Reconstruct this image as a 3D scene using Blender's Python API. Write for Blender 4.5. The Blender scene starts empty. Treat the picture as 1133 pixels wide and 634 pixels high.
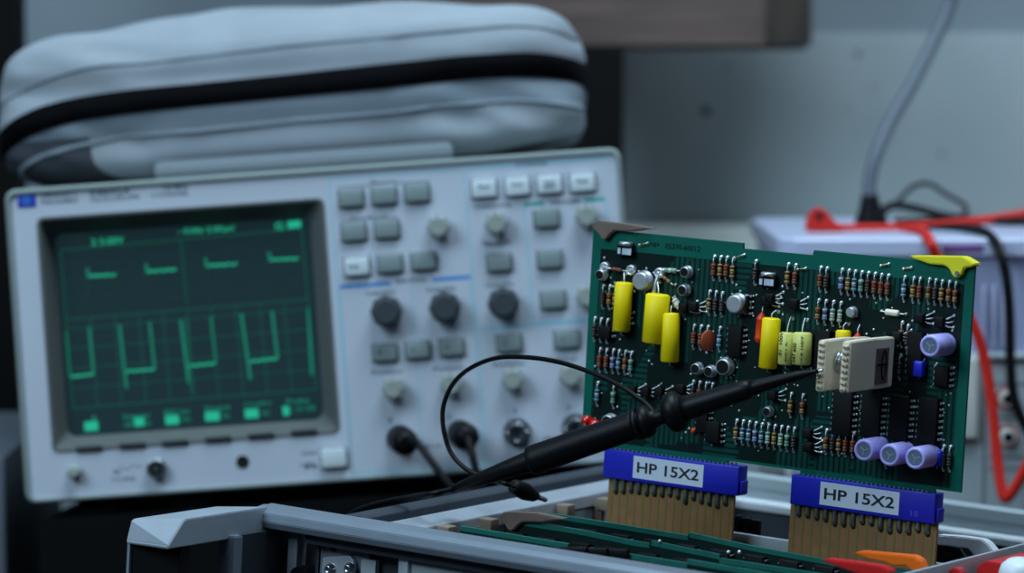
import bpy, bmesh, math, random
from mathutils import Vector, Matrix
random.seed(7)
C = bpy.context.scene.collection
rad = math.radians
MM = 0.001
# ------------------------------------------------------------------ frames
FPX, CX, CY = 3500.0, 566.5, 317.0
TH = rad(4.37)
FWD = Vector((0, math.cos(TH), -math.sin(TH))); RIGHT = Vector((1, 0, 0)); UP = Vector((0, math.sin(TH), math.cos(TH)))
CAM = Vector((0, 0, 386.0))                     # millimetres above the bench

def ray(x, y): return RIGHT*((x-CX)/FPX) - UP*((y-CY)/FPX) + FWD

class Frame:
    """an oriented place: origin (mm) and three axes; px() gives the local point of a photo position on one of its planes"""
    def __init__(s, origin, ax): s.o = origin; s.ax = ax
    def px(s, x, y, axis=1, val=0.0):
        d = ray(x, y); t = (val-(CAM-s.o).dot(s.ax[axis]))/d.dot(s.ax[axis])
        P = CAM+d*t-s.o
        return Vector((P.dot(s.ax[0]), P.dot(s.ax[1]), P.dot(s.ax[2])))
    def w(s, p): return s.o+s.ax[0]*p[0]+s.ax[1]*p[1]+s.ax[2]*p[2]
    def mat(s, p=(0, 0, 0)):
        o = s.w(p)*MM
        m = Matrix.Identity(4)
        for i in range(3):
            for j in range(3): m[j][i] = s.ax[i][j]
        m.translation = o
        return m
    def sub(s, p, ax=None): return Frame(s.w(p), ax or s.ax)

def mainframe_frame():
    ro, a = rad(3.36), rad(32.54)
    fwd = FWD; r2 = RIGHT*math.cos(ro)+UP*math.sin(ro); u2 = -RIGHT*math.sin(ro)+UP*math.cos(ro)
    A = [Vector((math.cos(a), -math.sin(a), 0)), Vector((math.sin(a), math.cos(a), 0)), Vector((0, 0, 1))]
    B = [RIGHT*v.dot(r2)+UP*v.dot(u2)+FWD*v.dot(fwd) for v in A]
    return Frame(CAM+ray(860, 400)*1375, B)
M = mainframe_frame()                                  # card direction x, away y, up z; the tested board stands in y = 0
r4 = rad(4.0)
S = Frame(CAM+ray(345, 362)*1651, [RIGHT*math.cos(r4)+UP*math.sin(r4), FWD.copy(), -RIGHT*math.sin(r4)+UP*math.cos(r4)])
W = Frame(Vector((0, 0, 0)), [Vector((1, 0, 0)), Vector((0, 1, 0)), Vector((0, 0, 1))])

# ------------------------------------------------------------------ materials
def lin(c):
    return tuple((v/12.92 if v <= .04045 else ((v+.055)/1.055)**2.4) for v in c)
def mat(name, rgb, rough=.5, metal=0.0, spec=.5, noise=0.0, nscale=40, bump=0.0, bscale=200, trans=0.0, emit=None, estr=0.0, sheen=0, rgb2=None, coat=0.0, stretch=None):
    m = bpy.data.materials.new(name); m.use_nodes = True
    nt = m.node_tree; b = nt.nodes['Principled BSDF']
    c = tuple(v/255 for v in rgb); c = lin(c)
    b.inputs['Base Color'].default_value = (*c, 1); b.inputs['Roughness'].default_value = rough
    b.inputs['Metallic'].default_value = metal; b.inputs['Specular IOR Level'].default_value = spec
    b.inputs['Transmission Weight'].default_value = trans
    b.inputs['Coat Weight'].default_value = coat
    if sheen: b.inputs['Sheen Weight'].default_value = sheen
    tc = nt.nodes.new('ShaderNodeTexCoord'); src = tc.outputs['Object']
    if stretch:
        mp = nt.nodes.new('ShaderNodeMapping'); mp.inputs['Scale'].default_value = stretch
        nt.links.new(src, mp.inputs['Vector']); src = mp.outputs['Vector']
    if noise or rgb2:
        n = nt.nodes.new('ShaderNodeTexNoise'); n.inputs['Scale'].default_value = nscale; n.inputs['Detail'].default_value = 5
        nt.links.new(src, n.inputs['Vector'])
        r = nt.nodes.new('ShaderNodeValToRGB')
        c2 = lin(tuple(v/255 for v in rgb2)) if rgb2 else tuple(v*(1-noise) for v in c)
        r.color_ramp.elements[0].position = .35; r.color_ramp.elements[1].position = .65
        r.color_ramp.elements[0].color = (*c2, 1); r.color_ramp.elements[1].color = (*c, 1)
        nt.links.new(n.outputs['Fac'], r.inputs['Fac']); nt.links.new(r.outputs['Color'], b.inputs['Base Color'])
    if bump:
        n2 = nt.nodes.new('ShaderNodeTexNoise'); n2.inputs['Scale'].default_value = bscale; n2.inputs['Detail'].default_value = 4
        nt.links.new(src, n2.inputs['Vector'])
        bp = nt.nodes.new('ShaderNodeBump'); bp.inputs['Strength'].default_value = bump; bp.inputs['Distance'].default_value = .001
        nt.links.new(n2.outputs['Fac'], bp.inputs['Height']); nt.links.new(bp.outputs['Normal'], b.inputs['Normal'])
    if emit:
        b.inputs['Emission Color'].default_value = (*lin(tuple(v/255 for v in emit)), 1); b.inputs['Emission Strength'].default_value = estr
    return m

K = {}
K['face'] = mat('instrument_face_paint', (190, 197, 208), .55, noise=.04, nscale=15)
K['rim'] = mat('bezel_grey_plastic', (132, 143, 140), .55, spec=.3)
K['handle'] = mat('grey_vinyl_handle', (122, 132, 138), .7)
K['bezel'] = mat('screen_bezel_plastic', (92, 97, 95), .5, spec=.3)
K['bezel_dark'] = mat('screen_surround_dark', (14, 16, 17), .5)
K['slot'] = mat('softkey_rubber_dark', (30, 34, 36), .6)
K['key_grey'] = mat('grey_key_plastic', (128, 142, 142), .5)
K['key_white'] = mat('white_key_plastic', (205, 216, 220), .5)
K['key_base'] = mat('key_gap_dark', (70, 78, 82), .7)
K['knob_light'] = mat('light_grey_knob', (150, 158, 152), .5)
K['knob_dark'] = mat('charcoal_knob', (52, 60, 66), .55)
K['print'] = mat('grey_legend_ink', (56, 64, 78), .7)
K['print_blue'] = mat('blue_legend_ink', (40, 130, 205), .6)
K['print_green'] = mat('green_legend_ink', (20, 160, 140), .6)
K['print_pale'] = mat('pale_blue_legend_ink', (140, 196, 212), .6)
K['logo_blue'] = mat('logo_blue', (28, 48, 175), .5)
K['steel'] = mat('nickel_steel', (190, 195, 200), .28, 1)
K['black'] = mat('black_rubber', (8, 8, 11), .5, spec=.16, bump=.1)
K['blackp'] = mat('black_plastic', (9, 9, 12), .45, spec=.18)
K['blackm'] = mat('matt_black', (5, 5, 6), .8, spec=.15)
K['hole'] = mat('dark_hole', (4, 4, 5), .9)
K['alu'] = mat('satin_aluminium_casting', (142, 153, 165), .42, .55, noise=.10, nscale=60)
K['handle_alu'] = mat('pale_handle_casting', (176, 186, 196), .45, .35, noise=.10, nscale=60)
K['bead'] = mat('painted_glint_edge', (236, 242, 248), .25, .3)  # near-white colour stands for the reflection on this metal edge
K['alu_b'] = mat('bright_aluminium', (205, 212, 220), .32, .6, noise=.06, nscale=40)
K['chassis'] = mat('grey_painted_chassis', (112, 118, 128), .55, .2, noise=.12, nscale=25)
K['chassis_d'] = mat('dark_zinc_chassis', (66, 72, 80), .5, .5, noise=.2, nscale=20)
K['tail'] = mat('shaded_solder_tail', (165, 170, 176), .3, .9, noise=.4, nscale=300)  # solder in a darker colour that stands for shade on the tails
K['solder'] = mat('solder_tin', (228, 232, 234), .42, .85)
K['gold'] = mat('gold_plating', (190, 160, 80), .3, .9)
K['yellow'] = mat('yellow_film_capacitor', (240, 212, 0), .5, spec=.3)
K['pale_yellow'] = mat('pale_yellow_foil_wrap', (206, 206, 112), .45)
K['ink'] = mat('black_marking_ink', (26, 30, 20), .7)
K['red'] = mat('red_plastic', (205, 34, 22), .38)
K['red_wire'] = mat('red_silicone_wire', (200, 34, 22), .5, spec=.3)
K['red_led'] = mat('red_lens_plastic', (205, 22, 14), .16, coat=.6)
K['redcap'] = mat('orange_red_dipped_capacitor', (214, 62, 22), .4)
K['disc'] = mat('brown_ceramic_disc', (150, 66, 40), .42)
K['purple'] = mat('lilac_electrolytic_sleeve', (182, 176, 248), .42)
K['purple_end'] = mat('aluminium_vent_end', (112, 128, 156), .4, .4)
K['bluecap'] = mat('royal_blue_capacitor', (24, 36, 190), .4)
K['connector'] = mat('royal_blue_connector', (22, 30, 176), .42)
K['moulded'] = mat('pale_blue_moulding', (66, 78, 190), .5)
K['label'] = mat('white_paper_label', (200, 212, 226), .7)
K['labelink'] = mat('label_print_black', (18, 20, 30), .7)
K['chip'] = mat('black_chip_epoxy', (7, 8, 9), .6, spec=.2)
K['can'] = mat('tin_plated_can', (190, 196, 200), .4, .75)
K['can_top'] = mat('brushed_can_top', (170, 172, 176), .5, .5, noise=.15, nscale=300)
K['ceramic'] = mat('cream_white_plastic', (240, 230, 206), .42)
K['cream'] = mat('cream_clip_teeth', (206, 190, 160), .5)
K['brownp'] = mat('brown_ejector_plastic', (116, 98, 88), .5, noise=.15, nscale=200)
K['tab'] = mat('tan_card_guide_plastic', (134, 116, 98), .6)
K['lime'] = mat('lemon_yellow_ejector', (236, 226, 30), .4)
K['orange'] = mat('orange_ejector', (244, 112, 14), .4)
K['redej'] = mat('red_ejector', (196, 26, 26), .4)
K['whitep'] = mat('white_plastic', (214, 222, 226), .4)
K['clearp'] = mat('frosted_clear_plastic', (190, 205, 210), .35, trans=.35)
K['grey_cable'] = mat('grey_cable_jacket', (84, 94, 104), .5)
K['psu'] = mat('pale_grey_instrument_paint', (160, 172, 176), .55, noise=.05, nscale=20)
K['psu_cream'] = mat('cream_instrument_panel', (214, 220, 214), .5)
K['psu_dark'] = mat('dark_panel_seam', (52, 58, 64), .6)
K['tub'] = mat('lavender_translucent_tub', (186, 194, 230), .3, trans=.25)
K['tub_lid'] = mat('lavender_translucent_lid', (208, 214, 240), .28, trans=.2)
K['plum'] = mat('plum_plastic', (120, 76, 140), .5)
K['bag'] = mat('grey_nylon_fabric', (150, 158, 165), .85, noise=.1, nscale=30, bump=.35, bscale=900)
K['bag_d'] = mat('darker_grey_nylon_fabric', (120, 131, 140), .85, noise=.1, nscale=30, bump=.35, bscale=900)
K['bag_u'] = mat('charcoal_mesh_pocket', (60, 64, 72), .9, noise=.2, nscale=60)
K['zip'] = mat('black_zip_tape', (6, 6, 9), .8, spec=.06, bump=.3, bscale=700)
K['wall'] = mat('grey_painted_wall', (124, 134, 140), .8, rgb2=(108, 120, 128), nscale=3)
K['panel'] = mat('pale_grey_backboard', (152, 160, 162), .75, rgb2=(134, 144, 148), nscale=5)
K['spot'] = mat('brown_rust_stain', (58, 46, 40), .9)
K['wood'] = mat('weathered_brown_wood', (112, 92, 84), .75, rgb2=(88, 72, 66), nscale=12, stretch=(1, 6, 14))
K['wood_d'] = mat('dark_wood_end', (78, 66, 56), .8, rgb2=(52, 44, 38), nscale=18)
K['bench'] = mat('dark_bench_top', (12, 12, 14), .7, spec=.2, noise=.3, nscale=20)
K['case'] = mat('black_case_plastic', (6, 6, 7), .7, spec=.15, bump=.2, bscale=300)
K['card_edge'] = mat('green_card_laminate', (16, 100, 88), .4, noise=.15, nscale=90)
K['card_shaded'] = mat('shaded_green_card_face', (3, 30, 27), .5, spec=.2)  # card green darkened for the shade and crowded parts between the cards
K['trace'] = mat('phosphor_green_trace', (10, 40, 34), .5, emit=(28, 210, 160), estr=.58)
K['trace_m'] = mat('phosphor_green_dim_trace', (10, 40, 34), .5, emit=(18, 185, 148), estr=.36)
K['grat'] = mat('phosphor_green_graticule', (10, 40, 34), .5, emit=(20, 150, 122), estr=.2)
K['grat_d'] = mat('phosphor_green_faint_graticule', (10, 36, 32), .5, emit=(20, 120, 100), estr=.10)
K['glow'] = mat('phosphor_green_text', (10, 40, 34), .5, emit=(36, 220, 175), estr=.58)
K['glass'] = mat('dark_tube_glass', (30, 42, 46), .25, spec=.4, emit=(34, 62, 68), estr=.32)

def pcb_material():
    m = bpy.data.materials.new('green_solder_mask_board'); m.use_nodes = True
    nt = m.node_tree; N = nt.nodes.new; L = nt.links.new; b = nt.nodes['Principled BSDF']
    b.inputs['Roughness'].default_value = .45; b.inputs['Specular IOR Level'].default_value = .2
    tc = N('ShaderNodeTexCoord'); sp = N('ShaderNodeSeparateXYZ'); L(tc.outputs['Object'], sp.inputs[0])
    def math_(op, a, b_=None, c=None):
        n = N('ShaderNodeMath'); n.operation = op
        for i, v in enumerate((a, b_, c)):
            if v is None: continue
            if isinstance(v, (int, float)): n.inputs[i].default_value = v
            else: L(v, n.inputs[i])
        return n.outputs[0]
    # the copper pattern: blocks of fine vertical tracks, horizontal tracks and bare laminate
    def vor(scale, sx, sz):
        mp = N('ShaderNodeMapping'); mp.inputs['Scale'].default_value = (sx, 1, sz); L(tc.outputs['Object'], mp.inputs['Vector'])
        v = N('ShaderNodeTexVoronoi'); v.distance = 'CHEBYCHEV'; v.inputs['Scale'].default_value = scale
        L(mp.outputs['Vector'], v.inputs['Vector']); return v.outputs['Color'], v.outputs['Distance']
    c1, d1 = vor(75, 1, .55); c2, d2 = vor(150, .5, 1.0)
    s1 = N('ShaderNodeSeparateXYZ'); L(c1, s1.inputs[0])
    big = math_('GREATER_THAN', s1.outputs[0], .42)
    wx = math_('LESS_THAN', math_('FRACT', math_('MULTIPLY', sp.outputs[0], 390)), .42)
    wz = math_('LESS_THAN', math_('FRACT', math_('MULTIPLY', sp.outputs[2], 390)), .42)
    pick = math_('GREATER_THAN', s1.outputs[1], .5)
    tr = math_('ADD', math_('MULTIPLY', wx, pick), math_('MULTIPLY', wz, math_('SUBTRACT', 1.0, pick)))
    pat = math_('MAXIMUM', math_('MAXIMUM', math_('MULTIPLY', big, .97), math_('MULTIPLY', tr, .95)), .55)
    # a bare border all round
    ax = math_('LESS_THAN', math_('ABSOLUTE', sp.outputs[0]), .0892)
    az = math_('MULTIPLY', math_('LESS_THAN', sp.outputs[2], .0875), math_('GREATER_THAN', sp.outputs[2], .0012))
    inner = math_('MULTIPLY', ax, az)
    fac = math_('MULTIPLY', pat, inner)
    mx = N('ShaderNodeMix'); mx.data_type = 'RGBA'
    mx.inputs['A'].default_value = (*lin((0/255, 92/255, 78/255)), 1)
    mx.inputs['B'].default_value = (*lin((0/255, 20/255, 19/255)), 1)
    L(fac, mx.inputs['Factor']); L(mx.outputs['Result'], b.inputs['Base Color'])
    return m
K['pcb'] = pcb_material()
def track_material():
    m = mat('brown_laminate_with_tracks', (150, 106, 70), .5, noise=.2, nscale=120)
    return m
K['laminate'] = track_material()
K['tracks'] = mat('olive_coated_tracks', (128, 118, 58), .4, .2)
PAL = {  # resistor body colour and band colours
 'tan': ((138, 92, 54), [(200, 90, 30), (60, 40, 25), (170, 140, 60)]),
 'rust': ((112, 64, 42), [(176, 70, 32), (150, 44, 28), (120, 90, 54)]),
 'blue': ((104, 160, 184), [(50, 80, 110), (200, 215, 220), (70, 60, 80)]),
 'lilac': ((120, 130, 170), [(200, 210, 225), (60, 60, 110), (170, 175, 200)]),
 'green': ((110, 168, 150), [(200, 220, 190), (40, 90, 70), (90, 140, 110)]),
 'pale': ((170, 196, 180), [(90, 150, 130), (220, 230, 215), (120, 160, 120)]),
 'dark': ((46, 40, 40), [(70, 50, 70), (90, 60, 40), (40, 60, 60)]),
 'gold': ((164, 132, 76), [(90, 60, 30), (200, 170, 90), (60, 40, 30)]),
}
for k, (b, bands) in PAL.items():
    b = tuple(int(v*.86) for v in b); K['r_'+k] = mat('resistor_body_'+k, b, .45)
    for i, c in enumerate(bands): K['r_%s%d' % (k, i)] = mat('resistor_band_%s_%s' % (k, 'abc'[i]), c, .45)

# ------------------------------------------------------------------ mesh building
def basis(d, hint=None):
    d = d.normalized(); h = hint or (Vector((0, 0, 1)) if abs(d.z) < .9 else Vector((1, 0, 0)))
    x = h.cross(d).normalized(); return x, d.cross(x).normalized(), d
class MB:
    """collects shapes in local millimetres; build() links them as ONE mesh object"""
    def __init__(s): s.bm = bmesh.new(); s.mats = []
    def mi(s, m):
        m = K[m] if isinstance(m, str) else m
        if m not in s.mats: s.mats.append(m)
        return s.mats.index(m)
    def face(s, vs, mi, smooth=False):
        try:
            f = s.bm.faces.new(vs); f.material_index = mi; f.smooth = smooth; return f
        except ValueError: return None
    def box(s, c, size, m, rot=None, bevel=0.0):
        mi = s.mi(m); tmp = bmesh.new(); bmesh.ops.create_cube(tmp, size=1)
        for v in tmp.verts: v.co = Vector((v.co.x*size[0], v.co.y*size[1], v.co.z*size[2]))
        if bevel: bmesh.ops.bevel(tmp, geom=tmp.edges[:], offset=bevel, segments=3, affect='EDGES', profile=.5)
        s.take(tmp, mi, rot, Vector(c), smooth=bool(bevel)); return s
    def take(s, tmp, mi, rot, c, smooth=False):
        mp = {}
        for v in tmp.verts:
            co = v.co.copy()
            if rot is not None: co = rot @ co
            mp[v] = s.bm.verts.new(co+c)
        for f in tmp.faces: s.face([mp[v] for v in f.verts], mi, smooth)
        tmp.free()
    def span(s, a, b, m, bevel=0.0):
        a, b = Vector(a), Vector(b)
        return s.box((a+b)/2, (abs(b.x-a.x), abs(b.y-a.y), abs(b.z-a.z)), m, bevel=bevel)
    def lathe(s, p0, d, prof, m, seg=24, mats=None, hint=None):
        """prof: (distance along d, radius); mats: material per band"""
        x, y, z = basis(Vector(d), hint); p0 = Vector(p0); rings = []
        for t, r in prof:
            if r < 1e-6: rings.append([s.bm.verts.new(p0+z*t)])
            else: rings.append([s.bm.verts.new(p0+z*t+(x*math.cos(2*math.pi*k/seg)+y*math.sin(2*math.pi*k/seg))*r) for k in range(seg)])
        for i in range(len(rings)-1):
            A, B = rings[i], rings[i+1]; mi = s.mi(mats[i] if mats else m)
            sm = abs(prof[i+1][0]-prof[i][0]) > .3*abs(prof[i+1][1]-prof[i][1])
            for k in range(seg):
                k2 = (k+1) % seg
                if len(A) == 1 and len(B) == 1: break
                if len(A) == 1: s.face([A[0], B[k2], B[k]][::-1], mi, sm)
                elif len(B) == 1: s.face([A[k], A[k2], B[0]], mi, sm)
                else: s.face([A[k], A[k2], B[k2], B[k]], mi, sm)
        for R, rev in ((rings[0], True), (rings[-1], False)):
            if len(R) > 2: s.face(R[::-1] if rev else R, s.mi((mats[0] if rev else mats[-1]) if mats else m))
        return s
    def cyl(s, p0, p1, r, m, seg=20, r2=None):
        p0, p1 = Vector(p0), Vector(p1); L = (p1-p0).length
        return s.lathe(p0, p1-p0, [(0, r), (L, r if r2 is None else r2)], m, seg)
    def ball(s, c, r, m, seg=10, squash=1.0):
        mi = s.mi(m); tmp = bmesh.new(); bmesh.ops.create_uvsphere(tmp, u_segments=seg, v_segments=max(4, seg//2), radius=r)
        s.take(tmp, mi, None, Vector(c), True); return s
    def tube(s, pts, r, m, seg=10, smooth=True, sub=6):
        pts = [Vector(p) for p in pts]
        if smooth and len(pts) > 2: pts, rr = spline(pts, r, sub)
        else: rr = [r(i/(len(pts)-1)) if callable(r) else r for i in range(len(pts))]
        mi = s.mi(m); rings = []; xprev = None
        for i, p in enumerate(pts):
            d = (pts[min(i+1, len(pts)-1)]-pts[max(i-1, 0)]).normalized()
            if xprev is None: x, y, z = basis(d)
            else:
                x = (xprev-d*xprev.dot(d)).normalized(); y = d.cross(x)
            xprev = x
            rings.append([s.bm.verts.new(p+(x*math.cos(2*math.pi*k/seg)+y*math.sin(2*math.pi*k/seg))*rr[i]) for k in range(seg)])
        for i in range(len(rings)-1):
            for k in range(seg): s.face([rings[i][k], rings[i][(k+1) % seg], rings[i+1][(k+1) % seg], rings[i+1][k]], mi, True)
        s.face(rings[0][::-1], mi); s.face(rings[-1], mi); return s
    def prism(s, outline, a, b, m, axes='xz', bevel=0.0):
        """outline in two axes, extruded from a to b along the third"""
        ids = {'xz': (0, 2, 1), 'xy': (0, 1, 2), 'yz': (1, 2, 0)}[axes]
        tmp = bmesh.new()
        def mk(p, t):
            v = [0, 0, 0]; v[ids[0]] = p[0]; v[ids[1]] = p[1]; v[ids[2]] = t; return tmp.verts.new(v)
        A = [mk(p, a) for p in outline]; B = [mk(p, b) for p in outline]
        tmp.faces.new(A); tmp.faces.new(B[::-1]); n = len(A)
        for i in range(n): tmp.faces.new([A[i], B[i], B[(i+1) % n], A[(i+1) % n]])
        bmesh.ops.recalc_face_normals(tmp, faces=tmp.faces[:])
        if bevel: bmesh.ops.bevel(tmp, geom=tmp.edges[:], offset=bevel, segments=2, affect='EDGES')
        s.take(tmp, s.mi(m), None, Vector(), False); return s
    def mesh(s, name, origin=(0, 0, 0), recalc=True):
        o = Vector(origin)
        for v in s.bm.verts: v.co = (v.co-o)*MM
        if recalc: bmesh.ops.recalc_face_normals(s.bm, faces=s.bm.faces[:])
        me = bpy.data.meshes.new(name); s.bm.to_mesh(me); s.bm.free()
        for m in s.mats: me.materials.append(m)
        return me
    def build(s, name, parent=None, origin=(0, 0, 0), frame=None):
        """under a parent: local to it (origin = the parent's own place in the frame). top-level: give the frame"""
        me = s.mesh(name, parent['_o'] if parent is not None and '_o' in parent and origin == (0, 0, 0) else origin)
        ob = bpy.data.objects.new(name, me); C.objects.link(ob)
        if parent is not None: ob.parent = parent
        else: ob.matrix_world = frame.mat(origin)
        return ob
def spline(pts, r, sub):
    out = []; rr = []; n = len(pts)
    for i in range(n-1):
        p0, p1, p2, p3 = pts[max(i-1, 0)], pts[i], pts[i+1], pts[min(i+2, n-1)]
        for k in range(sub):
            t = k/sub; t2, t3 = t*t, t*t*t
            out.append(.5*((2*p1)+(-p0+p2)*t+(2*p0-5*p1+4*p2-p3)*t2+(-p0+3*p1-3*p2+p3)*t3))
    out.append(pts[-1])
    m = len(out)
    rr = [r(i/(m-1)) if callable(r) else r for i in range(m)]
    return out, rr

def tag(o, label=None, cat=None, group=None, kind=None):
    if label: o['label'] = label
    if cat: o['category'] = cat
    if group: o['group'] = group
    if kind: o['kind'] = kind
    return o
EMPTIES = []
def thing(name, frame, origin, label, cat, group=None):
    e = bpy.data.objects.new(name, None); C.objects.link(e); e.empty_display_size = .02
    e.matrix_world = frame.mat(origin); e['_o'] = tuple(origin); EMPTIES.append(e)
    return tag(e, label, cat, group)

TXT = {}
def text_part(name, s, parent, x0, x1, zc, y, m, height=None, up=True, vertical=False, zspan=None, thick=.06):
    """raised lettering in the local x-z plane facing -y, fitted to x0..x1 (mm) around zc"""
    cu = bpy.data.curves.new('lettering', 'FONT'); cu.body = s; cu.size = 1; cu.extrude = 0.0; cu.resolution_u = 3; cu.offset = .02
    ob = bpy.data.objects.new('lettering', cu); C.objects.link(ob)
    dg = bpy.context.evaluated_depsgraph_get(); dg.update()
    me = bpy.data.meshes.new_from_object(ob.evaluated_get(dg)); bpy.data.objects.remove(ob)
    xs = [v.co.x for v in me.vertices]; ys = [v.co.y for v in me.vertices]
    ax, bx, ay, by = min(xs), max(xs), min(ys), max(ys); o = Vector(parent['_o'])
    for v in me.vertices:
        fx = (v.co.x-ax)/(bx-ax); fy = (v.co.y-ay)/(by-ay)-.5
        if not vertical:
            sx = (x1-x0); h = height if height else sx/(bx-ax)*(by-ay)
            p = Vector((x0+fx*sx, y, zc+fy*h))
        else:   # reads upwards
            p = Vector(((x0+x1)/2-fy*(x1-x0), y, zc+(fx-.5)*zspan))
        v.co = (p-o)*MM
    me.materials.clear(); me.materials.append(K[m])
    for p in me.polygons: p.material_index = 0
    t = bpy.data.objects.new(name, me); C.objects.link(t); t.parent = parent
    return t

# ================================================================== the circuit board under test
def B(x, y, h=0.0): return M.px(x, y, 1, -h)
board = thing('circuit_board', M, (-3, 0, -46), 'green circuit board crowded with components, standing upright on two blue edge connectors', 'circuit board')
BO = Vector(board['_o'])
b = MB()
b.prism([(-96.8, 50.2), (-96.4, -46), (-81, -46), (-81, -52), (-21, -52), (-21, -46), (15, -46), (15, -52), (79, -52), (79, -46), (90.9, -46), (90.2, 49.8), (14.6, 49.8), (14.2, 47.6), (-20, 47.6), (-20.2, 50)], -.8, .8, 'pcb')
b.build('board_laminate', board)
def child(name, me, P, label=None, rot=None):
    o = bpy.data.objects.new(name, me); C.objects.link(o); o.parent = board; o.location = (Vector(P)-BO)*MM
    if rot: o.rotation_euler = rot
    if label: o['label'] = label
    return o
FR = -.8                                                      # front face of the laminate
def on(x, y): return B(x, y, .8)
# resistors: one mesh for each colour, ball joint at the top, pad at the foot
RES = {}
def resistor_mesh(k, L):
    m = MB(); zb = -2.9; ze = -L+1.9
    m.ball((0, -.8, 0), 1.02, 'solder', 8); m.ball((0, -.4, -L), .7, 'solder', 8)
    m.tube([(0, -.8, 0), (-.1, -1.7, -.9), (0, -1.7, zb)], .3, 'solder', 6, sub=3)
    m.tube([(0, -1.7, ze), (0, -1.6, -L+.8), (0, -.4, -L)], .3, 'solder', 6, sub=3)
    n = zb-ze; bd = 'r_'+k
    prof = [(0, .3), (.15, .95), (.5, 1.15), (1.2, 1.15), (1.3, 1.0), (n*.32, 1.0), (n*.32+.01, 1.02), (n*.46, 1.02), (n*.46+.01, 1.0), (n*.58, 1.0), (n*.58+.01, 1.02), (n*.7, 1.02), (n*.7+.01, 1.0), (n-1.3, 1.0), (n-1.2, 1.15), (n-.5, 1.15), (n-.15, .95), (n, .3)]
    mats = [bd, bd, bd+'0', bd, bd, bd, bd+'1', bd, bd, bd, bd+'2', bd, bd, bd, bd, bd, bd]
    m.lathe((0, -1.7, zb), (0, 0, -1), prof, bd, 10, mats)
    return m.mesh('resistor')
def resistor(x, y, k, L=10.3, rot=None):
    key = (k, L)
    if key not in RES: RES[key] = resistor_mesh(k, L)
    return child('resistor', RES[key], on(x, y), rot=rot)
rows = [
 [(792, 284, 'rust'), (799.3, 284.5, 'gold'), (806, 285, 'rust'), (813, 286.5, 'gold')], [(838, 289, 'dark')],
 [(873.8, 292.5, 'gold'), (882, 293.5, 'rust')], [(909.7, 296, 'rust'), (916.5, 297, 'dark')],
 [(933.3, 298.5, 'lilac'), (940.8, 299.5, 'gold'), (947.8, 300.5, 'blue'), (955.2, 301.3, 'green'), (962.4, 302, 'dark'), (969.8, 303, 'rust'), (977, 304, 'rust'), (984.4, 305, 'rust')],
 [(1002.7, 306.6, 'blue'), (1012.8, 307.6, 'gold'), (1019.7, 308.4, 'rust')],
 [(1030, 309, 'tan'), (1037, 310, 'dark'), (1044.3, 311, 'gold'), (1052.2, 311.8, 'tan'), (1059.4, 313, 'tan')],
 [(787, 322.5, 'gold'), (794, 323.2, 'dark'), (801, 324.2, 'dark')],
 [(907.5, 332, 'tan'), (915.5, 333, 'lilac'), (923.8, 334, 'pale'), (932, 335, 'pale')],
 [(770, 360, 'rust'), (777.5, 361, 'rust'), (785, 361.5, 'rust'), (798.5, 362.8, 'blue')],
 [(669.5, 316, 'dark'), (676.6, 316.6, 'tan'), (683, 317.2, 'gold')],
 [(666, 386, 'rust'), (673.2, 386.6, 'rust'), (680.6, 387.2, 'lilac'), (687, 388, 'blue'), (694, 388.8, 'tan'), (700.6, 390, 'green')],
 [(663.3, 423.5, 'blue'), (681.2, 426, 'green')],
 [(769, 422, 'dark'), (776, 422.8, 'rust'), (783.3, 424, 'dark'), (790.3, 424.6, 'dark')],
 [(877.2, 435.5, 'gold'), (890.2, 437, 'tan')],
 [(816.8, 465.2, 'gold'), (824, 466, 'blue'), (831, 467, 'blue'), (838, 468, 'lilac'), (845, 469.2, 'blue'), (852.2, 470, 'pale'), (859.2, 471, 'gold'), (866.4, 472, 'pale'), (873.5, 473, 'green'), (880.6, 474, 'dark')],
 [(916.2, 476, 'tan'), (923.4, 476.8, 'dark'), (930.7, 477.6, 'gold'), (938, 478.6, 'rust'), (946, 479.6, 'rust')],
 [(999.8, 357, 'tan'), (1006.2, 360.5, 'dark')], [(997.8, 393, 'dark')], [(1046, 493.5, 'dark'), (1053, 494.3, 'dark')],
 [(660, 352, 'dark'), (667, 353, 'dark'), (674, 354, 'dark')],
]
for r in rows:
    for x, y, k in r: resistor(x, y, k)
# resistors lying across the board and the ones hung between terminals
def axial(name, x0, y0, x1, y1, m, r, h=2.0, bands=None, body=.62, label=None, caps=None):
    a, c = on(x0, y0), on(x1, y1); a.y -= h; c.y -= h; d = c-a; L = d.length; mb_ = MB()
    mb_.tube([a+Vector((0, h, 0)), a, a+d*(.5-body/2)], .28, 'solder', 6, sub=4)
    mb_.tube([c+Vector((0, h, 0)), c, a+d*(.5+body/2)], .28, 'solder', 6, sub=4)
    mb_.ball(a+Vector((0, h-.3, 0)), .75, 'solder', 8); mb_.ball(c+Vector((0, h-.3, 0)), .75, 'solder', 8)
    n = L*body
    prof = [(0, .3), (.2, r*.85), (.7, r)]+[(n*(.2+.12*i)+e, r+.02*(i % 2)) for i in range(6) for e in (0, .01)]+[(n-.7, r), (n-.2, r*.85), (n, .3)]
    mats = []
    for i in range(len(prof)-1):
        mats.append(m)
    if bands:
        for j, q in enumerate((4, 8, 12)): mats[q] = bands+'0' if j == 0 else bands+str(j)
    mb_.lathe(a+d*(.5-body/2), d, prof, m, 14, mats)
    o = mb_.build(name, board, )
    if label: o['label'] = label
    return o
axial('resistor', 673, 296, 698, 300, 'r_rust', .8, 2.4, 'r_rust', .45)
axial('resistor', 733, 303, 748, 315, 'r_tan', .8, 2.4, 'r_tan', .6)
axial('resistor', 735, 298.5, 754, 299.5, 'r_pale', 1.0, 2.2, 'r_pale', .7)
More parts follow.
